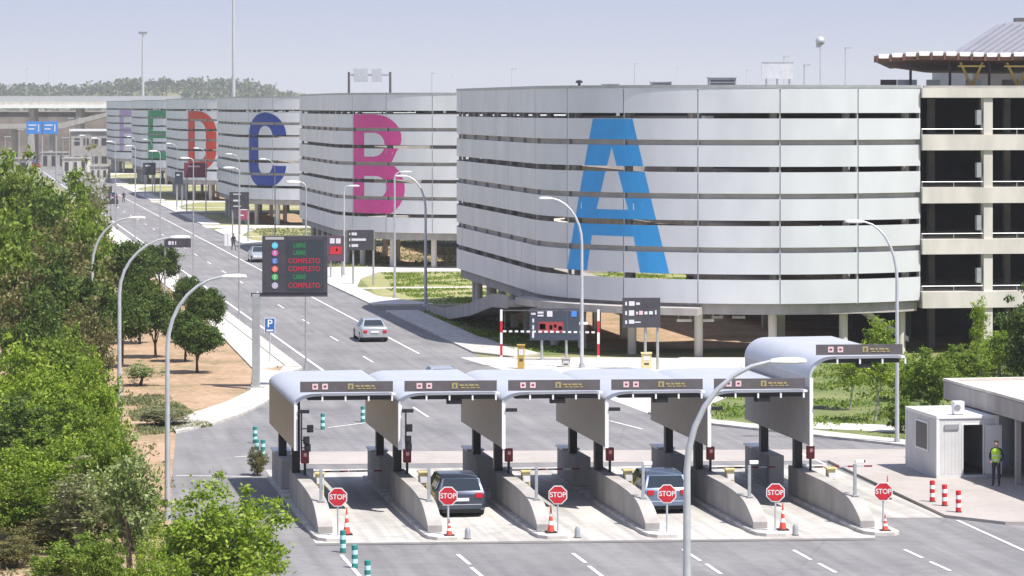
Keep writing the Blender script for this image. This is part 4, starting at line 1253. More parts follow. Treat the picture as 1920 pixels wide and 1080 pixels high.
# ---- traffic lights on the two left canopies
for i, lab in ((0, 'leftmost toll canopy'), (1, 'canopy over the dark minivan')):
    t = thing('traffic_light', 'black traffic lights fixed at the front corner of the %s' % lab, 'traffic light', loc(i, 0.0, 5.9, 0), LANE_RZ)
    b = MB(); b.cyl((0.02, 0, 2.42), (0.02, 0, 3.9), 0.03, n=6); b.build('pole', dark_metal, t)
    for (x, z) in ((0.34 if i == 0 else 0.14, 3.2), (0.2 if i == 0 else 0.1, 2.78), (0.24 if i == 0 else 0.12, 2.5)):
        b = MB(); b.box(x - 0.11, x + 0.11, -0.13, 0.08, z - 0.13, z + 0.13, 0); b.cyl((x, -0.13, z), (x, -0.2, z), 0.09, n=10, m=0); b.build('head', black, t)
        b = MB(); b.box(0.02, x, -0.02, 0.02, z - 0.02, z + 0.02); b.build('arm', dark_metal, t)
# ---- cones
def make_cone():
    t = thing('traffic_cone', '', 'traffic cone')
    b = MB(); b.box(-0.19, 0.19, -0.19, 0.19, 0, 0.05); b.build('base', rubber, t, bevel=0.01)
    b = MB(); b.lathe([(0.13, 0.05), (0.095, 0.28)], n=12, m=0); b.lathe([(0.096, 0.28), (0.075, 0.42)], n=12, m=1); b.lathe([(0.075, 0.42), (0.055, 0.58)], n=12, m=0)
    b.lathe([(0.056, 0.58), (0.04, 0.7)], n=12, m=1); b.lathe([(0.04, 0.7), (0.018, 0.95)], n=12, m=0); b.build('body', [orange_red, white], t, smooth=40)
    return t
pcone = make_cone()
for i, x, y, lab in ((2, 0.40, -0.55, 'red traffic cone left of the third STOP sign'), (4, 0.92, -0.55, 'red traffic cone right of the fifth STOP sign'), (0, 0.95, -0.5, 'slim red cone behind the teal posts at the first island'),
                     (1, 0.62, -0.95, 'traffic cone standing in front of the second STOP sign post'), (5, 0.62, -0.95, 'traffic cone at the foot of the rightmost STOP sign')):
    o = put(pcone, i, x, y, 0.15, lab, 'traffic cones on the island ends')
    if i in (1, 5): o.scale = (0.9, 0.9, 0.6)
o = copy_tree(pcone, (*G(1664, 937)[:2], 0.02), 0, (0.8, 0.8, 0.95), 'red cone on the pale lane behind the rightmost STOP sign')
for i, lab in ((1, 'the dark minivan lane'), (2, 'the empty middle lane'), (4, 'the lane beside the raised canopy')):
    t = thing('kerb_post', 'short grey stub post at the kerb of %s' % lab, 'bollard', loc(i, 1.25, -1.0, 0))
    b = MB(); b.lathe([(0.1, 0), (0.1, 0.3), (0.06, 0.4), (0.02, 0.42)], n=10); b.build('stub', galv, t, smooth=40)
    b = MB(); b.lathe([(0.13, 0), (0.12, 0.05)], n=10); b.build('foot', rubber, t)
# ---- flexible posts
def make_flex(m0, m1, nb, h, name):
    t = thing(name, '', 'bollard')
    b = MB(); z = 0.03; hh = (h - 0.03) / (2 * nb + 1)
    for k in range(2 * nb + 1):
        b.lathe([(0.1, z + 0.002), (0.1, z + hh)], n=12, m=k % 2); z += hh
    b.lathe([(0.1, h), (0.07, h + 0.02)], n=12, m=0); b.build('post', [m0, m1], t, smooth=40)
    b = MB(); b.lathe([(0.14, 0), (0.12, 0.03)], n=12); b.build('base', rubber, t)
    return t
ft = make_flex(teal, teal_w, 2, 0.75, 'lane_post'); first = True
for (px, py, lab) in ((643, 1037, 'teal striped post nearest the first STOP sign'), (665, 1066, 'teal striped post in the middle of the three at the bottom'), (689, 1096, 'teal striped post cut by the bottom edge of the photo'),
                      (605, 806, 'teal striped post seen through the first toll lane, at left'), (680, 792, 'teal striped post beside the second canopy side panel'), (478, 832, 'tall looking teal post left of the first canopy, rear one'),
                      (481, 857, 'teal post in front of the rear one left of the first canopy'), (493, 858, 'teal post touching the rear block of the first island')):
    if first: o = ft; o.location = G(px, py); o['label'] = lab; CH[o.name] = kids(o); first = False
    else: o = copy_tree(ft, G(px, py), label=lab)
    o['group'] = 'teal striped lane posts'
fr = make_flex(red, white, 2, 0.78, 'lane_post'); first = True
for (px, py, lab) in ((1748, 947, 'red and white striped post nearest the white cabin'), (1771, 955, 'red and white striped post in the middle of three on the pavement edge'), (1797, 967, 'red and white striped post nearest the camera of the three')):
    if first: o = fr; o.location = (*G(px, py)[:2], 0.13); o['label'] = lab; CH[o.name] = kids(o); first = False
    else: o = copy_tree(fr, (*G(px, py)[:2], 0.13), label=lab)
    o['group'] = 'red and white striped posts'

# ================================================================== LAMP POSTS
def lamp(px, Y, h, reach, side, r, label, z0=0.0, rise=2.6, head=0.85, pm=galv_p):
    t = thing('street_lamp', label, 'street lamp', XY(px, Y, z0))
    b = MB()
    pts = [(0, 0, 0), (0, 0, h - rise)] + [(side * reach * (1 - math.cos(R(a))), 0, h - rise + rise * math.sin(R(a))) for a in (12, 24, 36, 48, 60, 72, 84)]
    rr = [r, r * 0.72] + [r * (0.68 - 0.05 * k) for k in range(7)]
    b.tube(pts, rr, 10); b.build('pole', pm, t, smooth=50)
    b = MB(); b.lathe([(r * 1.7, 0), (r * 1.7, 0.04), (r * 1.15, 0.3)], n=10); b.build('base', galv, t)
    x0 = side * reach * (1 - math.cos(R(84)))
    b = MB(); x1 = x0 + side * head
    n = 8; vs = []
    prof = [(0, .05, .04), (.12, .10, .06), (.35, .15, .08), (.7, .16, .085), (.92, .12, .06), (1, .05, .03)]
    for (f, wy, hz) in prof:
        x = x0 + (x1 - x0) * f
        vs += [(x, -wy, h - 0.02), (x, -wy * .7, h + hz), (x, wy * .7, h + hz), (x, wy, h - 0.02), (x, wy * .7, h - 0.05), (x, -wy * .7, h - 0.05)]
    fs = []
    for i in range(len(prof) - 1):
        for k in range(6):
            k2 = (k + 1) % 6; fs.append((i * 6 + k, i * 6 + k2, i * 6 + 6 + k2, i * 6 + 6 + k))
    fs += [(0, 5, 4, 3, 2, 1), tuple(len(vs) - 6 + k for k in range(6))]
    if side > 0: fs = [tuple(reversed(q)) for q in fs]
    b.add(vs, fs); b.build('lamp_head', white, t, smooth=50)
    b = MB(); b.box(min(x0, x1) + 0.15, max(x0, x1) - 0.15, -0.1, 0.1, h - 0.07, h - 0.052); b.build('lamp_glass', light_panel, t)
    return t
lamp(1288, 75.5, 9.0, 2.2, 1, 0.115, 'nearest large lamp post in front of the toll lanes, curving right', head=0.85)
lamp(314, 116, 8.85, 2.2, 1, 0.11, 'lamp post at left in front, its arm reaching under the LED board', head=0.9)
lamp(224, 146, 9.05, 2.6, 1, 0.11, 'second lamp post at left, curving right above the pines', head=0.9)
lamp(173, 173, 9.0, 2.2, 1, 0.11, 'third lamp post at left beside the thicket', head=0.9)
lamp(1682, 142, 9.9, 1.6, -1, 0.1, 'lamp post at right with its arm curving left over the raised canopy', head=0.9)
lamp(1091, 183.5, 9.75, 1.9, -1, 0.11, 'lamp post in front of the left foot of the blue letter A', head=0.8)
lamp(798, 240, 9.8, 1.6, -1, 0.13, 'dark looking lamp post between the A and B towers', head=0.9)
lamp(645, 283, 8.0, 0.4, 1, 0.1, 'lamp post in front of the B tower beside the path', rise=0.6, head=1.0)
lamp(740, 250, 9.9, 0.5, 1, 0.1, 'slim pole in front of the pink letter B', rise=0.5, head=0.9)
Y = 182.6; names = ['nearest to the LED board', 'next to the small blue sign', 'behind the dark direction sign', 'beside the far grass island', 'in front of the D tower', 'in front of the E tower', 'in the distance by the F tower', 'farthest along the road']
for k in range(8):
    Yk = 182.6 + 42.5 * k; v = Yk / CA - 3.5
    X = CA * 19.9 - SA * v
    lamp(960 + 6000 * X / Yk, Yk, 10.7, 0.35, -1, 0.065, 'thin straight lamp post on the left kerb, ' + names[k], rise=0.35, head=0.85, pm=galv)
for k, (u, v, lab) in enumerate(((33, 372, 'opposite the C tower'), (33.4, 335, 'between the B and C towers'), (33.2, 425, 'before the D tower'), (33.2, 480, 'beside the D tower'), (33.2, 540, 'before the E tower'), (33.2, 590, 'beside the E tower'))):
    p = P(u, v); lamp(960 + 6000 * p[0] / p[1], p[1], 9.5, 1.0, -1, 0.075, 'right hand lamp post of the road ' + lab, rise=1.2, head=0.8, pm=galv)

# ================================================================== SIGNS
# big LED board
Yb = 169.8
t = thing('led_board', 'big dark LED board with coloured dots and green and red lines on a cantilever post', 'display board', XY(480, Yb, 0))
def sx(px): return (px - 480) * Yb / 6000
def sz(py): return 15 - (py - 200) * Yb / 6000
b = MB(); b.box(sx(473), sx(487), -0.2, 0.2, 0, sz(551)); b.build('post', galv, t, bevel=0.02)
b = MB(); b.box(-0.45, 0.45, -0.4, 0.4, 0, 0.15); b.build('base', concrete, t)
b = MB(); b.box(sx(471), sx(614), -0.15, 0.15, sz(556), sz(549)); b.build('beam', sign_dark, t)
b = MB(); b.box(sx(492), sx(614), -0.2, 0.15, sz(548.6), sz(442)); bo = b.build('panel', sign_dark, t, bevel=0.02)
b = MB(); b.box(sx(537), sx(607), -0.215, -0.202, sz(544), sz(450)); b.build('screen', mat('led_screen', (0.03, 0.04, 0.05), 0.5), bo)
b = MB(); b.box(sx(498), sx(533), -0.215, -0.202, sz(449), sz(444)); b.build('heading', mat('heading_grey', (0.42, 0.42, 0.40), 0.5), bo)
dots = [(460, (0.10, 0.55, 0.75)), (474, (0.55, 0.12, 0.35)), (489, (0.07, 0.16, 0.45)), (504, (0.75, 0.12, 0.08)), (519, (0.08, 0.45, 0.12)), (535, (0.45, 0.42, 0.55))]
for k, (py, c) in enumerate(dots):
    b = MB(); z = sz(py); b.cyl((sx(516), -0.202, z), (sx(516), -0.23, z), 0.17, n=16, m=0); text(b, 'ABCDEF'[k], 0.22, (sx(516), -0.235, z), 1)
    b.build('letter_disc', [mat('disc_%d' % k, c, 0.4), glyph], bo)
led_r = mat('led_red', (0.3, 0.01, 0.02), 0.4, emit=(0.6, 0.03, 0.08, 0.25))
led_g = mat('led_green', (0.01, 0.15, 0.04), 0.4, emit=(0.02, 0.4, 0.12, 0.2))
rows = [(460, 'LIBRE', 0), (474, 'LIBRE', 0), (489, 'COMPLETO', 1), (504, 'COMPLETO', 1), (519, 'LIBRE', 0), (535, 'COMPLETO', 1)]
b = MB()
for py, s, m_ in rows:
    text(b, s, 0.37 if m_ else 0.32, (sx(571 if m_ else 562), -0.222, sz(py)), m_, sx=0.88)
b.build('led_lettering', [led_g, led_r], bo)

def board(px0, px1, py0, py1, py_base, posts, m, label, rows_, cat='sign', extra=None):
    """sign on posts: its distance follows from where its posts touch the ground"""
    Y = 90000 / (py_base - 200)
    c = (px0 + px1) / 2
    t = thing('direction_sign', label, cat, XY(c, Y, 0))
    s = Y / 6000
    z0 = 15 - (py1 - 200) * s; z1 = 15 - (py0 - 200) * s
    w0 = (px0 - c) * s; w1 = (px1 - c) * s
    b = MB(); b.box(w0, w1, -0.09, 0.02, z0, z1); p = b.build('panel', m, t, bevel=0.02)
    for q in posts:
        b = MB(); x = (q - c) * s; b.cyl((x, 0.1, 0), (x, 0.1, z1 - 0.1), 0.08, n=8); b.build('post', galv, t, smooth=40)
    b = MB()
    for (a0, a1, r0, r1, mi) in rows_:
        b.box(w0 + (w1 - w0) * a0, w0 + (w1 - w0) * a1, -0.11, -0.093, z1 - (z1 - z0) * r1, z1 - (z1 - z0) * r0, mi)
    if rows_: b.build('lettering', [glyph, glyph_pink, red, black, blue_bright, mat('display_red', (0.30, 0.04, 0.05), 0.5)], p)
    return t
board(1167, 1238, 558, 614, 694, (1210, 1233), sign_dark, 'dark direction board with three rows of white marks, left of the raised canopy',
      [(.07, .12, .14, .26, 0), (.17, .32, .12, .27, 0), (.36, .46, .16, .24, 0), (.07, .12, .45, .58, 0), (.17, .31, .42, .6, 0), (.36, .41, .47, .56, 1), (.44, .54, .44, .57, 1), (.58, .66, .46, .56, 0), (.7, .8, .45, .56, 0), (.86, .9, .42, .56, 0),
       (.07, .12, .76, .88, 0), (.17, .31, .74, .87, 0), (.32, .48, .8, .84, 0)])
board(993, 1086, 578, 638, 676, (1016, 1062), sign_navy, 'bluish entrance board with a red LED field under the A tower',
      [(.03, .12, .14, .2, 0), (.16, .28, .1, .16, 0), (.16, .28, .2, .25, 0), (.35, .46, .08, .26, 0), (.84, .95, .07, .26, 4), (.05, .09, .32, .44, 0), (.05, .09, .52, .66, 0), (.05, .09, .72, .92, 0), (.18, .68, .42, .76, 5), (.2, .32, .48, .66, 0), (.4, .46, .52, .66, 3), (.49, .54, .5, .6, 3), (.58, .66, .56, .68, 3)])
board(652, 701, 431, 469, 535, (662, 700), sign_dark, 'dark board with three rows of white marks before the B tower',
      [(.06, .1, .15, .25, 0), (.15, .35, .13, .27, 0), (.06, .1, .42, .55, 0), (.15, .7, .42, .54, 0), (.06, .1, .72, .84, 0), (.15, .4, .7, .84, 0)])
board(615, 645, 442, 490, 522, (620, 641), mat('plum', (0.10, 0.05, 0.09), 0.5), 'plum entrance board with red display under the B tower', [(.12, .42, .1, .3, 0), (.5, .8, .1, .3, 0), (.12, .85, .42, .72, 2), (.5, .6, .5, .6, 3)])
board(430, 467, 360, 392, 455, (436, 465), sign_dark, 'dark board with short white rows before the C tower', [(.2, .6, .1, .16, 0), (.2, .55, .45, .55, 0), (.2, .6, .8, .86, 0)])
board(446, 468, 388, 412, 440, (449, 466), mat('pinkish', (0.30, 0.06, 0.12), 0.5), 'reddish pink entrance board under the C tower', [(.2, .8, .15, .25, 0), (.2, .5, .6, .7, 0)])
board(345, 388, 305, 333, 402, (350, 386), mat('wine', (0.16, 0.03, 0.06), 0.5), 'dark wine red board below the red letter D', [(.2, .7, .2, .3, 1)])
board(328, 343, 322, 346, 395, (331, 341), sign_navy, 'small navy board left of the wine red one', [(.2, .6, .2, .3, 0)])
board(268, 292, 305, 328, 370, (272, 290), sign_dark, 'small dark board under the green letter E', [(.2, .6, .2, .3, 0)])
board(309, 358, 447, 464, 556, (309,), sign_dark, 'small dark direction sign above the pine behind the second lamp arm', [(.14, .24, .3, .7, 0), (.27, .34, .3, .7, 0), (.4, .44, .3, .7, 0)])
board(192, 222, 374, 383, 425, (196, 218), sign_dark, 'dark strip sign by the far left of the road', [])
board(192, 210, 350, 362, 410, (195, 208), sign_dark, 'small dark board above the strip sign at the far road', [])
# blue parking sign
t = thing('parking_sign', 'small blue square sign with white mark on a thin post beside the road', 'road sign', XY(506, 187, 0))
s = 187 / 6000
b = MB(); b.box(-10 * s, 10 * s, -0.04, 0, 15 - 424 * s, 15 - 396 * s); p = b.build('plate', white, t)
b = MB(); b.box(-9 * s, 9 * s, -0.05, -0.042, 15 - 423 * s, 15 - 397 * s); b.build('face', blue_sign, p)
b = MB(); text(b, 'P', 0.62, (0, -0.055, 15 - 407 * s)); b.box(-0.2, 0.2, -0.056, -0.051, 15 - 421 * s, 15 - 418 * s); b.build('mark', white, p)
b = MB(); b.cyl((0, 0.03, 0), (0, 0.03, 15 - 400 * s), 0.04, n=8); b.build('post', galv_p, t)
# height limit frame
Yh = 184.5
t = thing('height_frame', 'red and white height limit frame with a hanging striped bar, before the A tower', 'height barrier', XY(1031, Yh, 0))
for x in (-2.8, 2.8):
    b = MB()
    for k in range(5): b.box(x - 0.07, x + 0.07, -0.07, 0.07, 0.66 * k + 0.003, 0.66 * (k + 1), [3, 1, 2, 1, 2][k] if False else (0 if k % 2 else 1))
    b.build('post', [red, white], t)
b = MB(); b.box(-2.73, 2.73, -0.03, 0.03, 3.22, 3.28); b.build('crossbar', sign_grey, t)
b = MB()
for k in range(16): b.box(-2.7 + k * 0.34, -2.7 + k * 0.34 + 0.19, -0.04, 0.04, 2.0 - 0.004 * k, 2.1 - 0.004 * k)
b.build('striped_bar', white, t)
b = MB()
for x in (-2.6, -1, 1, 2.6): b.box(x - .01, x + .01, -.01, .01, 2.08, 3.22)
b.build('hanger', sign_grey, t, split=True)
t = thing('hanging_sign', 'pair of white strip signs hanging under the A tower, left part', 'sign', XY(1060, 190, 0))
# equipment on the forecourt
def kiosk(px, py, w_, h_, m, label, cat='ticket machine', name='ticket_machine'):
    t = thing(name, label, cat, G(px, py))
    b = MB(); b.box(-w_ / 2, w_ / 2, -w_ / 2, w_ / 2, 0.03, h_); b.build('cabinet', m, t, bevel=0.03)
    b = MB(); b.box(-w_ / 2 - .04, w_ / 2 + .04, -w_ / 2 - .06, w_ / 2 + .04, h_ + .002, h_ + 0.06); b.build('hood', m, t)
    b = MB(); b.box(-w_ / 3, w_ / 3, -w_ / 2 - 0.015, -w_ / 2 - 0.002, h_ * 0.6, h_ * 0.85, 0); b.box(-w_ / 4, w_ / 4, -w_ / 2 - 0.015, -w_ / 2 - 0.002, h_ * 0.35, h_ * 0.45, 1); b.build('front_panel', [glyph, sign_dark], t)
kiosk(977, 692, 0.4, 1.35, amber, 'amber ticket machine left on the forecourt behind the canopies')
kiosk(1212, 694, 0.55, 0.95, mat('cream_paint', (0.68, 0.56, 0.30), 0.5), 'cream yellow cabinet beside the direction board posts', 'cabinet', 'cabinet')
kiosk(1061, 689, 0.5, 0.5, kerb_m, 'low pale grey box on the forecourt', 'cabinet', 'cabinet')
bpy.data.objects.remove(t) if t.name.startswith('hanging_sign') else None
for (xx, Y, w_, lab) in ((1085, 190.5, 1.1, 'white strip sign hanging under the left of the A tower'), (1283, 193, 0.9, 'white strip sign hanging under the A tower, first of the middle pair'), (1325, 193, 0.9, 'white strip sign hanging under the A tower, second of the middle pair'),
                       (1345, 196, 0.7, 'small white strip sign under the A tower behind the lamp post'), (1385, 196, 0.8, 'white strip sign under the A tower, rightmost')):
    t = thing('hanging_sign', lab, 'sign', XY(xx, Y, 0))
    b = MB(); b.box(-w_ / 2, w_ / 2, -0.03, 0.03, 2.02, 2.18); b.build('panel', white, t)
    b = MB()
    for x in (-w_ / 2 + 0.1, w_ / 2 - 0.1): b.box(x - 0.015, x + 0.015, -0.015, 0.015, 2.183, 2.64)
    b.build('rod', galv, t, split=True)
# ================================================================== CABIN, LOW BUILDING, GUARD
CZ = 0.13
t = thing('site_cabin', 'white portable cabin with a side window and a dark open doorway', 'cabin', (*G(1757, 903)[:2], CZ), ANG)
Wd, Dp, H = 2.55, 4.2, 2.5
cab = mat('cabin_white', (0.62, 0.62, 0.62), 0.45, var=0.06, scale=1.2, bump=0.05)
b = MB()
b.box(0, 0.06, 0, Dp, 0.12, H - 0.14)                      # left side
b.box(0.061, 1.08, 0, 0.06, 0.12, H - 0.14); b.box(1.92, Wd - 0.001, 0, 0.06, 0.12, H - 0.14); b.box(1.081, 1.919, 0.001, 0.06, 2.12, H - 0.14)
b.box(0.061, Wd, Dp - 0.06, Dp, 0.12, H - 0.14); b.box(Wd - 0.06, Wd, 0.061, Dp - 0.061, 0.12, H - 0.14)
b.build('wall', cab, t)
b = MB(); b.box(0.062, Wd - 0.062, 0.0, Dp - 0.062, 0.12, 0.17); b.build('floor', sign_dark, t)
b = MB(); b.box(-0.04, Wd + 0.04, -0.04, Dp + 0.04, H - 0.138, H); b.build('roof', white, t, bevel=0.02)
b = MB(); b.box(-0.03, Wd + 0.03, -0.03, Dp + 0.03, 0, 0.118); b.build('base_frame', cab, t)
b = MB()
for (x, y) in ((-0.03, -0.03), (Wd - 0.09, -0.03), (-0.03, Dp - 0.09)): b.box(x, x + 0.12, y, y + 0.12, 0.12, H - 0.14)
b.build('corner_post', white, t, split=True)
b = MB()
for k in range(24): b.box(-0.006, -0.001, 0.2 + k * 0.165, 0.26 + k * 0.165, 0.15, H - 0.16)
for k in range(6): b.box(0.16 + k * 0.15, 0.2 + k * 0.15, -0.007, -0.001, 0.15, H - 0.16)
b.build('cladding', cab, t)
b = MB(); b.box(-0.05, -0.01, 1.1, 2.75, 0.95, 2.15); w_ = b.build('window', white, t)
b = MB(); b.box(-0.062, -0.051, 1.2, 2.65, 1.03, 2.07); b.build('shutter', sign_grey, w_)
b = MB()
for k in range(12): b.box(-0.07, -0.063, 1.2, 2.65, 1.05 + k * 0.085, 1.09 + k * 0.085)
b.build('slats', sign_grey, w_)
b = MB(); b.box(1.04, 1.09, -0.02, 0.05, 0.12, 2.16); b.box(1.91, 1.96, -0.02, 0.05, 0.12, 2.16); b.box(1.09, 1.91, -0.02, 0.05, 2.12, 2.16); b.build('door_frame', white, t)
b = MB(); b.box(1.98, 2.66, -0.13, -0.08, 0.14, 2.1)
d = thing('door', '', None) if False else b.build('door', white, t)
b = MB(); b.box(2.52, 2.6, -0.16, -0.132, 1.0, 1.1); b.build('handle', dark_metal, d)
b = MB(); b.box(0.3, 0.9, -0.05, -0.008, 1.95, 2.15); b.build('wall_light', galv, t)
t = thing('air_conditioner', 'small white air conditioning unit on the cabin roof', 'air conditioner', (*XY(1796, 128.5)[:2], CZ + H), ANG)
b = MB(); b.box(-0.22, 0.22, -0.2, 0.2, 0.03, 0.55); b.build('casing', white, t, bevel=0.03)
b = MB(); b.cyl((-0.08, -0.2, 0.3), (-0.08, -0.215, 0.3), 0.13, n=16); b.build('fan_grille', galv, t)
b = MB(); b.box(-0.18, -0.12, -0.15, 0.15, 0, 0.03); b.box(0.12, 0.18, -0.15, 0.15, 0, 0.03); b.build('foot', dark_metal, t, split=True)

# low flat-roofed building: roof corner at the measured point, running towards the camera
t = thing('low_building', 'low grey building with an overhanging flat gravel roof at the right edge', 'building', (18.15, 134.6, 0), ANG)
b = MB(); b.box(0, 14, -16, 0, 2.72, 3.45); b.build('roof', concrete, t, bevel=0.02)
b = MB(); b.box(0.25, 13.8, -15.8, -0.25, 3.453, 3.47); b.build('roof_gravel', roof_gravel, t)
b = MB(); b.box(-0.03, 14.0, -16, -0.28 + 0.3, 3.452, 3.60); b2 = MB()
b2.box(-0.03, 0.2, -16, 0.03, 3.472, 3.58); b2.box(0.201, 14, -0.2, 0.03, 3.472, 3.58); b2.build('parapet', concrete_w, t)
b = MB(); b.box(1.9, 13.7, -15.5, -1.0, 0.1, 2.718); b.build('wall', mat('blue_grey_wall', (0.21, 0.23, 0.25), 0.8, var=0.1, scale=0.8), t)
b = MB(); b.box(1.0, 1.25, -1.4, -1.15, 0.1, 2.718); b.build('column', concrete, t)
b = MB(); b.box(0.12, 0.32, -9.0, -8.8, 0.1, 2.718); b.build('column', concrete, t)
b = MB()
for k in range(5): b.box(1.87, 1.899, -14.5 + k * 1.6, -13.3 + k * 1.6, 1.0, 2.2)
b.build('window', glass_d, t, split=True)

# ================================================================== PEOPLE
def skin_body(name, nodes, edges, m, parent, lvl=2):
    me = bpy.data.meshes.new(name)
    me.from_pydata([n_[0] for n_ in nodes], edges, [])
    o = bpy.data.objects.new(name, me); COL.objects.link(o)
    sk = o.modifiers.new('skin', 'SKIN'); sk.use_smooth_shade = True
    lay = me.skin_vertices[0].data if me.skin_vertices else None
    if lay is None:
        bm_ = None
    for i, n_ in enumerate(nodes):
        r = n_[1]; lay[i].radius = r if hasattr(r, '__len__') else (r, r)
    lay[0].use_root = True
    ss = o.modifiers.new('sub', 'SUBSURF'); ss.levels = lvl; ss.render_levels = lvl
    dg = bpy.context.evaluated_depsgraph_get(); dg.update()
    nm = bpy.data.meshes.new_from_object(o.evaluated_get(dg))
    bpy.data.objects.remove(o)
    nm.materials.clear()
    for q in (m if isinstance(m, (list, tuple)) else [m]): nm.materials.append(q)
    o = bpy.data.objects.new(name, nm); COL.objects.link(o); o.parent = parent
    nm.polygons.foreach_set('use_smooth', [True] * len(nm.polygons))
    return o
def need_skin():
    """from_pydata meshes carry no skin layer: add it through the modifier operator-free route"""
    import bmesh
    return bmesh
def skin_body2(name, nodes, edges, mats, parent, lvl=2, paint=None):
    import bmesh
    bm = bmesh.new()
    lay = bm.verts.layers.skin.verify()
    vs = []
    for i, (co, r) in enumerate(nodes):
        v = bm.verts.new(co); rr = r if hasattr(r, '__len__') else (r, r)
        v[lay].radius = rr; v[lay].use_root = (i == 0); vs.append(v)
    for a, c in edges: bm.edges.new((vs[a], vs[c]))
    me = bpy.data.meshes.new(name); bm.to_mesh(me); bm.free()
    o = bpy.data.objects.new(name, me); COL.objects.link(o)
    sk = o.modifiers.new('skin', 'SKIN'); sk.use_smooth_shade = True
    ss = o.modifiers.new('sub', 'SUBSURF'); ss.levels = lvl; ss.render_levels = lvl
    dg = bpy.context.evaluated_depsgraph_get(); dg.update()
    nm = bpy.data.meshes.new_from_object(o.evaluated_get(dg))
    bpy.data.objects.remove(o)
    nm.materials.clear()
    for q in mats: nm.materials.append(q)
    if paint:
        for p in nm.polygons: p.material_index = paint(p.center)
    o = bpy.data.objects.new(name, nm); COL.objects.link(o); o.parent = parent
    return o
skin_m = mat('skin', (0.42, 0.24, 0.17), 0.6)
navy_cloth = mat('navy_cloth', (0.025, 0.028, 0.045), 0.85)
vest_m = mat('hi_vis_vest', (0.45, 0.72, 0.04), 0.6, var=0.1, scale=6)
vest_b = mat('vest_band', (0.62, 0.66, 0.60), 0.35)
hair_m = mat('hair_dark', (0.03, 0.02, 0.015), 0.7)
def person(locn, rz, label, shirt, trousers, vest, scale=1.0, walking=False):
    t = thing('person', label, 'person', locn, rz)
    t.scale = (scale,) * 3
    st = 0.22 if walking else 0.0
    N = [((0, 0, 0.95), (.15, .11)), ((0, 0, 1.12), (.14, .10)), ((0, 0, 1.30), (.165, .115)), ((0, 0.0, 1.43), (.15, .10)), ((0, 0, 1.51), (.058, .058)),
         ((0, -0.01, 1.58), (.072, .085)), ((0, -0.015, 1.66), (.078, .098)), ((0, -0.005, 1.74), (.06, .075)), ((0, -0.11, 1.635), (.014, .018))]
    E = [(0, 1), (1, 2), (2, 3), (3, 4), (4, 5), (5, 6), (6, 7), (6, 8)]
    for s_ in (-1, 1):
        b0 = len(N)
        N += [((s_ * .17, 0, 1.42), (.062, .062)), ((s_ * .27, 0.05, 1.16), (.045, .05)), ((s_ * (.19 if not walking else .26), -0.13 - (st * s_ * .5), .97 if not walking else 0.93), (.032, .035)), ((s_ * (.15 if not walking else .26), -0.19 - st * s_ * .5, .93 if not walking else 0.86), (.022, .04))]
        E += [(3, b0), (b0, b0 + 1), (b0 + 1, b0 + 2), (b0 + 2, b0 + 3)]
        hx, hy, hz = N[b0 + 3][0]
        for k, (dy, L_) in enumerate(((-.028, .062), (-.01, .075), (.01, .07), (.028, .055))):
            f = len(N)
            N += [((hx - s_ * 0.01, hy + dy, hz - 0.03), .0095), ((hx - s_ * .022, hy + dy, hz - 0.03 - L_ * .6), .008), ((hx - s_ * .042, hy + dy, hz - 0.03 - L_), .007)]
            E += [(b0 + 3, f), (f, f + 1), (f + 1, f + 2)]
        f = len(N); N += [((hx - s_ * .015, hy - .045, hz - .01), .010), ((hx - s_ * .03, hy - .062, hz - .045), .008)]; E += [(b0 + 3, f), (f, f + 1)]
        b1 = len(N); ly = -s_ * st
        N += [((s_ * .095, 0, .87), (.088, .092)), ((s_ * .11, ly * .5 - 0.01, .49), (.06, .066)), ((s_ * .12, ly, .09), (.04, .045)), ((s_ * .13, ly - .10, .035), (.042, .032)), ((s_ * .135, ly - .19, .028), (.035, .022))]
        E += [(0, b1), (b1, b1 + 1), (b1 + 1, b1 + 2), (b1 + 2, b1 + 3), (b1 + 3, b1 + 4)]
    def paint(c):
        if c.z > 1.50: return 0
        if abs(c.x) > .12 and c.z < 0.985 and c.z > 0.7 and c.y < -.09: return 0
        if c.z < 0.075: return 3
        if c.z < 0.98: return 2
        return 1
    skin_body2('body', N, E, [skin_m, shirt, trousers, black], t, 2, paint)
    b = MB(); b.ball((0, 0.012, 1.715), (0.088, 0.105, 0.085), 12); b.build('hair', hair_m, t, smooth=60)
    if vest:
        b = MB()
        rings = [(0.94, .185, .145), (1.05, .175, .135), (1.16, .18, .14), (1.30, .20, .15), (1.40, .20, .145), (1.47, .13, .10)]
        n = 16; vs = []
        for z, rx, ry in rings:
            for k in range(n): a = 2 * PI * k / n; vs.append((rx * math.cos(a), ry * math.sin(a), z))
        fs = []; ms = []
        for i in range(len(rings) - 1):
            for k in range(n):
                k2 = (k + 1) % n; fs.append((i * n + k, i * n + k2, (i + 1) * n + k2, (i + 1) * n + k))
        b.add(vs, fs); v_ = b.build('vest', vest_m, t, smooth=60)
        b = MB()
        for z, rx, ry in ((1.0, .187, .147), (1.17, .188, .148)):
            vs = []
            for zz in (z, z + 0.05):
                for k in range(n): a = 2 * PI * k / n; vs.append((rx * math.cos(a), ry * math.sin(a), zz))
            b.add(vs, [(k, (k + 1) % n, n + (k + 1) % n, n + k) for k in range(n)])
        b.build('reflective_band', vest_b, v_, smooth=60)
    return t
person((*G(1868, 917)[:2], 0.13), R(-25), 'guard in a yellow high visibility vest and dark trousers beside the cabin door', navy_cloth, navy_cloth, True, 1.0)
person(G(438, 470), R(30), 'distant pedestrian in dark clothes walking at the road edge', navy_cloth, mat('jeans', (0.06, 0.07, 0.10), 0.8), False, 1.0, True)
person(G(232, 380), R(20), 'tiny far pedestrian near the dark vehicles on the road', navy_cloth, navy_cloth, False, 1.0, True)
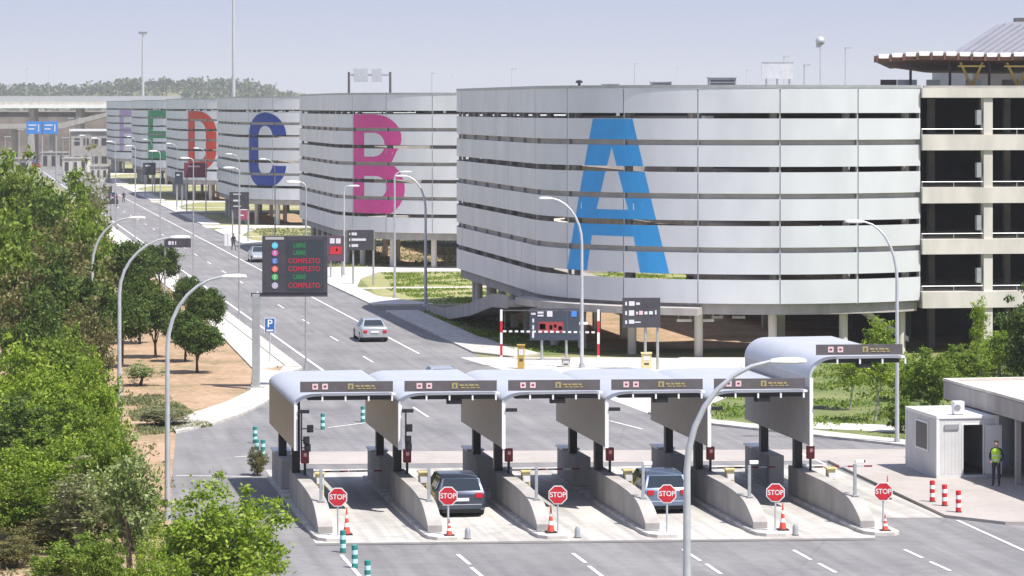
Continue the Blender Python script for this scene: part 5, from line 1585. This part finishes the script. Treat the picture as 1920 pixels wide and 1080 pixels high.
# white electrical cabinet near the pedestrian
t = thing('utility_box', 'white upright cabinet on the road edge beside the distant pedestrian', 'cabinet', G(427, 463))
b = MB(); b.box(-0.35, 0.35, -0.2, 0.2, 0.1, 1.5); b.build('casing', white, t, bevel=0.03)
b = MB(); b.box(-0.38, 0.38, -0.23, 0.23, 0, 0.1); b.build('plinth', concrete, t)
b = MB(); b.box(-0.01, 0.01, -0.212, -0.202, 0.15, 1.45); b.build('door_seam', sign_grey, t)

# ================================================================== VEHICLES
def car(kind, paint_m, label, locn, rz, group=None):
    """rear at y=0, front at +y; wheels at z=0"""
    t = thing('parked_car' if False else 'car', label, 'car', locn, rz, group)
    if kind == 'mpv':
        L, Wh = 4.2, 0.90
        S = [(0.0, .80, .34, .84, .82, .80, .84), (0.10, .86, .26, .89, .90, .84, .93), (0.34, .88, .24, .90, .92, .70, 1.40), (0.70, .90, .22, .90, .93, .66, 1.475), (1.7, .90, .20, .90, .93, .66, 1.50),
             (2.4, .90, .20, .90, .92, .65, 1.45), (3.15, .90, .20, .89, .88, .80, .92), (3.8, .88, .22, .86, .74, .76, .80), (4.1, .80, .28, .76, .60, .62, .66), (4.2, .70, .34, .68, .50, .55, .54)]
        cab0, cab1 = 2, 5
    else:
        L, Wh = 4.6, 0.88
        S = [(0.0, .76, .38, .80, .80, .70, .90), (0.08, .84, .28, .87, .86, .76, .96), (0.55, .88, .24, .88, .92, .74, .985), (1.05, .88, .22, .88, .93, .60, 1.36), (1.6, .88, .20, .88, .93, .58, 1.44),
             (2.35, .88, .20, .88, .92, .58, 1.42), (3.15, .88, .20, .87, .90, .74, .95), (4.0, .86, .22, .84, .76, .72, .82), (4.5, .78, .30, .74, .58, .6, .64), (4.6, .70, .36, .66, .5, .5, .54)]
        cab0, cab1 = 3, 5
    b = MB(); vs = []
    for (y, wl, zl, wb, zb, wr, zr) in S:
        vs += [(-wl, y, zl), (-wb - .01, y, (zl + zb) / 2), (-wb, y, zb), (-wr, y, zr), (wr, y, zr), (wb, y, zb), (wb + .01, y, (zl + zb) / 2), (wl, y, zl)]
    fs = []
    for i in range(len(S) - 1):
        for k in range(8):
            k2 = (k + 1) % 8; fs.append((i * 8 + k2, i * 8 + k, i * 8 + 8 + k, i * 8 + 8 + k2))
    fs += [tuple(range(8)), tuple(reversed([(len(S) - 1) * 8 + k for k in range(8)]))]
    b.add(vs, fs); b.build('body', paint_m, t, smooth=28, bevel=0.035)
    def win(q, name, sh=0.1, off=0.02, flip=False):
        q = [Vector(p) for p in q]; c = sum(q, Vector()) / 4
        n_ = (q[1] - q[0]).cross(q[2] - q[0]).normalized()
        if flip: n_ = -n_
        q = [p + (c - p) * sh + n_ * off for p in q]
        bb = MB(); bb.quad(*q); bb.quad(*[p - n_ * 0.012 for p in reversed(q)])
        return bb.build(name, glass_d, t)
    def pt(i, k): return vs[i * 8 + k]
    # glass: back, front, sides
    r0 = cab0 - 1
    win([pt(r0, 3), pt(r0, 4), pt(cab0, 4), pt(cab0, 3)], 'rear_window', 0.13)
    win([pt(cab1, 3), pt(cab1, 4), pt(cab1 + 1, 4), pt(cab1 + 1, 3)], 'windscreen', 0.1)
    for i in range(cab0, cab1):
        win([pt(i, 2), pt(i, 3), pt(i + 1, 3), pt(i + 1, 2)], 'side_window', 0.1)
        win([pt(i + 1, 5), pt(i + 1, 4), pt(i, 4), pt(i, 5)], 'side_window', 0.1)
    for s_ in (-1, 1):
        for y in (0.82, L - 0.88):
            bb = MB(); bb.cyl((s_ * (Wh - 0.20), y, 0.32), (s_ * (Wh + 0.015), y, 0.32), 0.32, n=20); wh = bb.build('wheel', rubber, t, smooth=40)
            bb = MB(); bb.cyl((s_ * (Wh + 0.014), y, 0.32), (s_ * (Wh + 0.024), y, 0.32), 0.2, n=14); bb.build('rim', rim_m, wh)
        zt_ = 0.88 if kind == 'mpv' else 0.76
        bb = MB(); bb.box(s_ * 0.62 - 0.13, s_ * 0.62 + 0.15 if s_ > 0 else s_ * 0.62 + 0.13, -0.035, 0.06, zt_ - 0.18, zt_); bb.build('tail_light', tail, t, bevel=0.02)
        bb = MB(); bb.box(s_ * 0.58 - 0.16, s_ * 0.58 + 0.16, L - 0.12, L + 0.0, 0.52, 0.64); bb.build('headlight', light_panel, t, bevel=0.02)
        bb = MB(); bb.box(s_ * 0.98 - 0.09, s_ * 0.98 + 0.09, L * 0.66, L * 0.66 + 0.08, 0.95, 1.08); bb.build('wing_mirror', paint_m, t, bevel=0.02)
    bb = MB(); bb.box(-0.26, 0.26, -0.045, -0.012, 0.60 if kind == 'mpv' else 0.60, 0.71); bb.build('number_plate', white, t)
    bb = MB(); bb.box(-0.78, 0.78, -0.06, 0.12, 0.30, 0.50); bb.build('bumper', paint_m, t, bevel=0.04)
    bb = MB(); bb.box(-0.72, 0.72, -0.064, -0.061, 0.50 - 0.035, 0.50 - 0.01); bb.build('bumper_trim', galv_p if kind == 'mpv' else sign_grey, t)
    bb = MB(); bb.box(-0.70, 0.70, 0.05, L - 0.1, 0.16, 0.30); bb.build('underbody', black, t)
    return t
p_blue = mat('paint_slate_blue', (0.055, 0.07, 0.105), 0.25, 0.5, coat=0.6)
p_silver = mat('paint_silver', (0.50, 0.52, 0.54), 0.25, 0.5, coat=0.6)
p_silblue = mat('paint_silver_blue', (0.15, 0.20, 0.31), 0.25, 0.5, coat=0.6)
p_dark = mat('paint_dark', (0.03, 0.033, 0.04), 0.3, 0.3, coat=0.5)
p_white = mat('paint_white', (0.7, 0.7, 0.7), 0.3, coat=0.5)
p_redc = mat('paint_red', (0.35, 0.03, 0.03), 0.3, coat=0.5)
car('mpv', p_blue, 'dark slate blue minivan waiting in the second toll lane', (*XY(866, 116.6)[:2], 0.03), LANE_RZ)
car('mpv', p_silblue, 'silver blue hatchback waiting in the fourth toll lane behind the STOP sign', (*XY(1251, 117.6)[:2], 0.03), LANE_RZ)
car('sedan', p_silver, 'silver saloon car driving away on the road between the LED board and the A tower', (*XY(703, 203.5)[:2], 0.02), ANG)
car('sedan', p_silver, 'silver car half hidden behind the second toll canopy', (*XY(836, 165.3)[:2], 0.02), ANG)
car('sedan', p_silver, 'far silver car just left of the LED board', (*XY(481, 312)[:2], 0.02), ANG + PI)
car('mpv', p_dark, 'distant dark van on the far end of the road', (*XY(210, 505)[:2], 0.02), ANG)
# far parked cars below the viaduct
cols = [(p_white, 'white'), (p_silver, 'silver'), (p_dark, 'black'), (p_redc, 'red'), (p_blue, 'slate blue'), (p_silblue, 'pale blue')]
far = []
spots = [(20, 860), (45, 845), (66, 858), (88, 840), (112, 850), (134, 838), (150, 862), (168, 842), (184, 850), (30, 790), (76, 780), (120, 770), (150, 740), (180, 720), (196, 690), (60, 700)]
protoc = {}
for k, (px, Y) in enumerate(spots):
    m_, nm = cols[(k * 5 + 1) % 6]
    if nm not in protoc:
        protoc[nm] = car('sedan' if k % 2 else 'mpv', m_, '', XY(px, Y, 0.0), ANG + (PI / 2 if k % 3 else 0)); o = protoc[nm]
    else:
        o = copy_tree(protoc[nm], XY(px, Y, 0.0), ANG + (PI / 2 if k % 3 else 0))
    o['label'] = 'tiny far %s car parked beyond the thicket, below the viaduct' % nm
    o['group'] = 'far %s parked cars' % nm
# ================================================================== HAZE
b = MB(); b.box(-1500, 1600, -40, 4200, -1.0, 62)
hz = b.build('haze', None)
hm = bpy.data.materials.new('haze_air'); hm.use_nodes = True; hn = hm.node_tree; hn.nodes.clear()
ho = hn.nodes.new('ShaderNodeOutputMaterial'); hv = hn.nodes.new('ShaderNodeVolumePrincipled')
hv.inputs['Color'].default_value = (0.96, 0.975, 1.0, 1)
hv.inputs['Density'].default_value = 0.00013
hv.inputs['Anisotropy'].default_value = 0.0
hn.links.new(hv.outputs[0], ho.inputs['Volume'])
hz.data.materials.clear(); hz.data.materials.append(hm)
hz['kind'] = 'stuff'
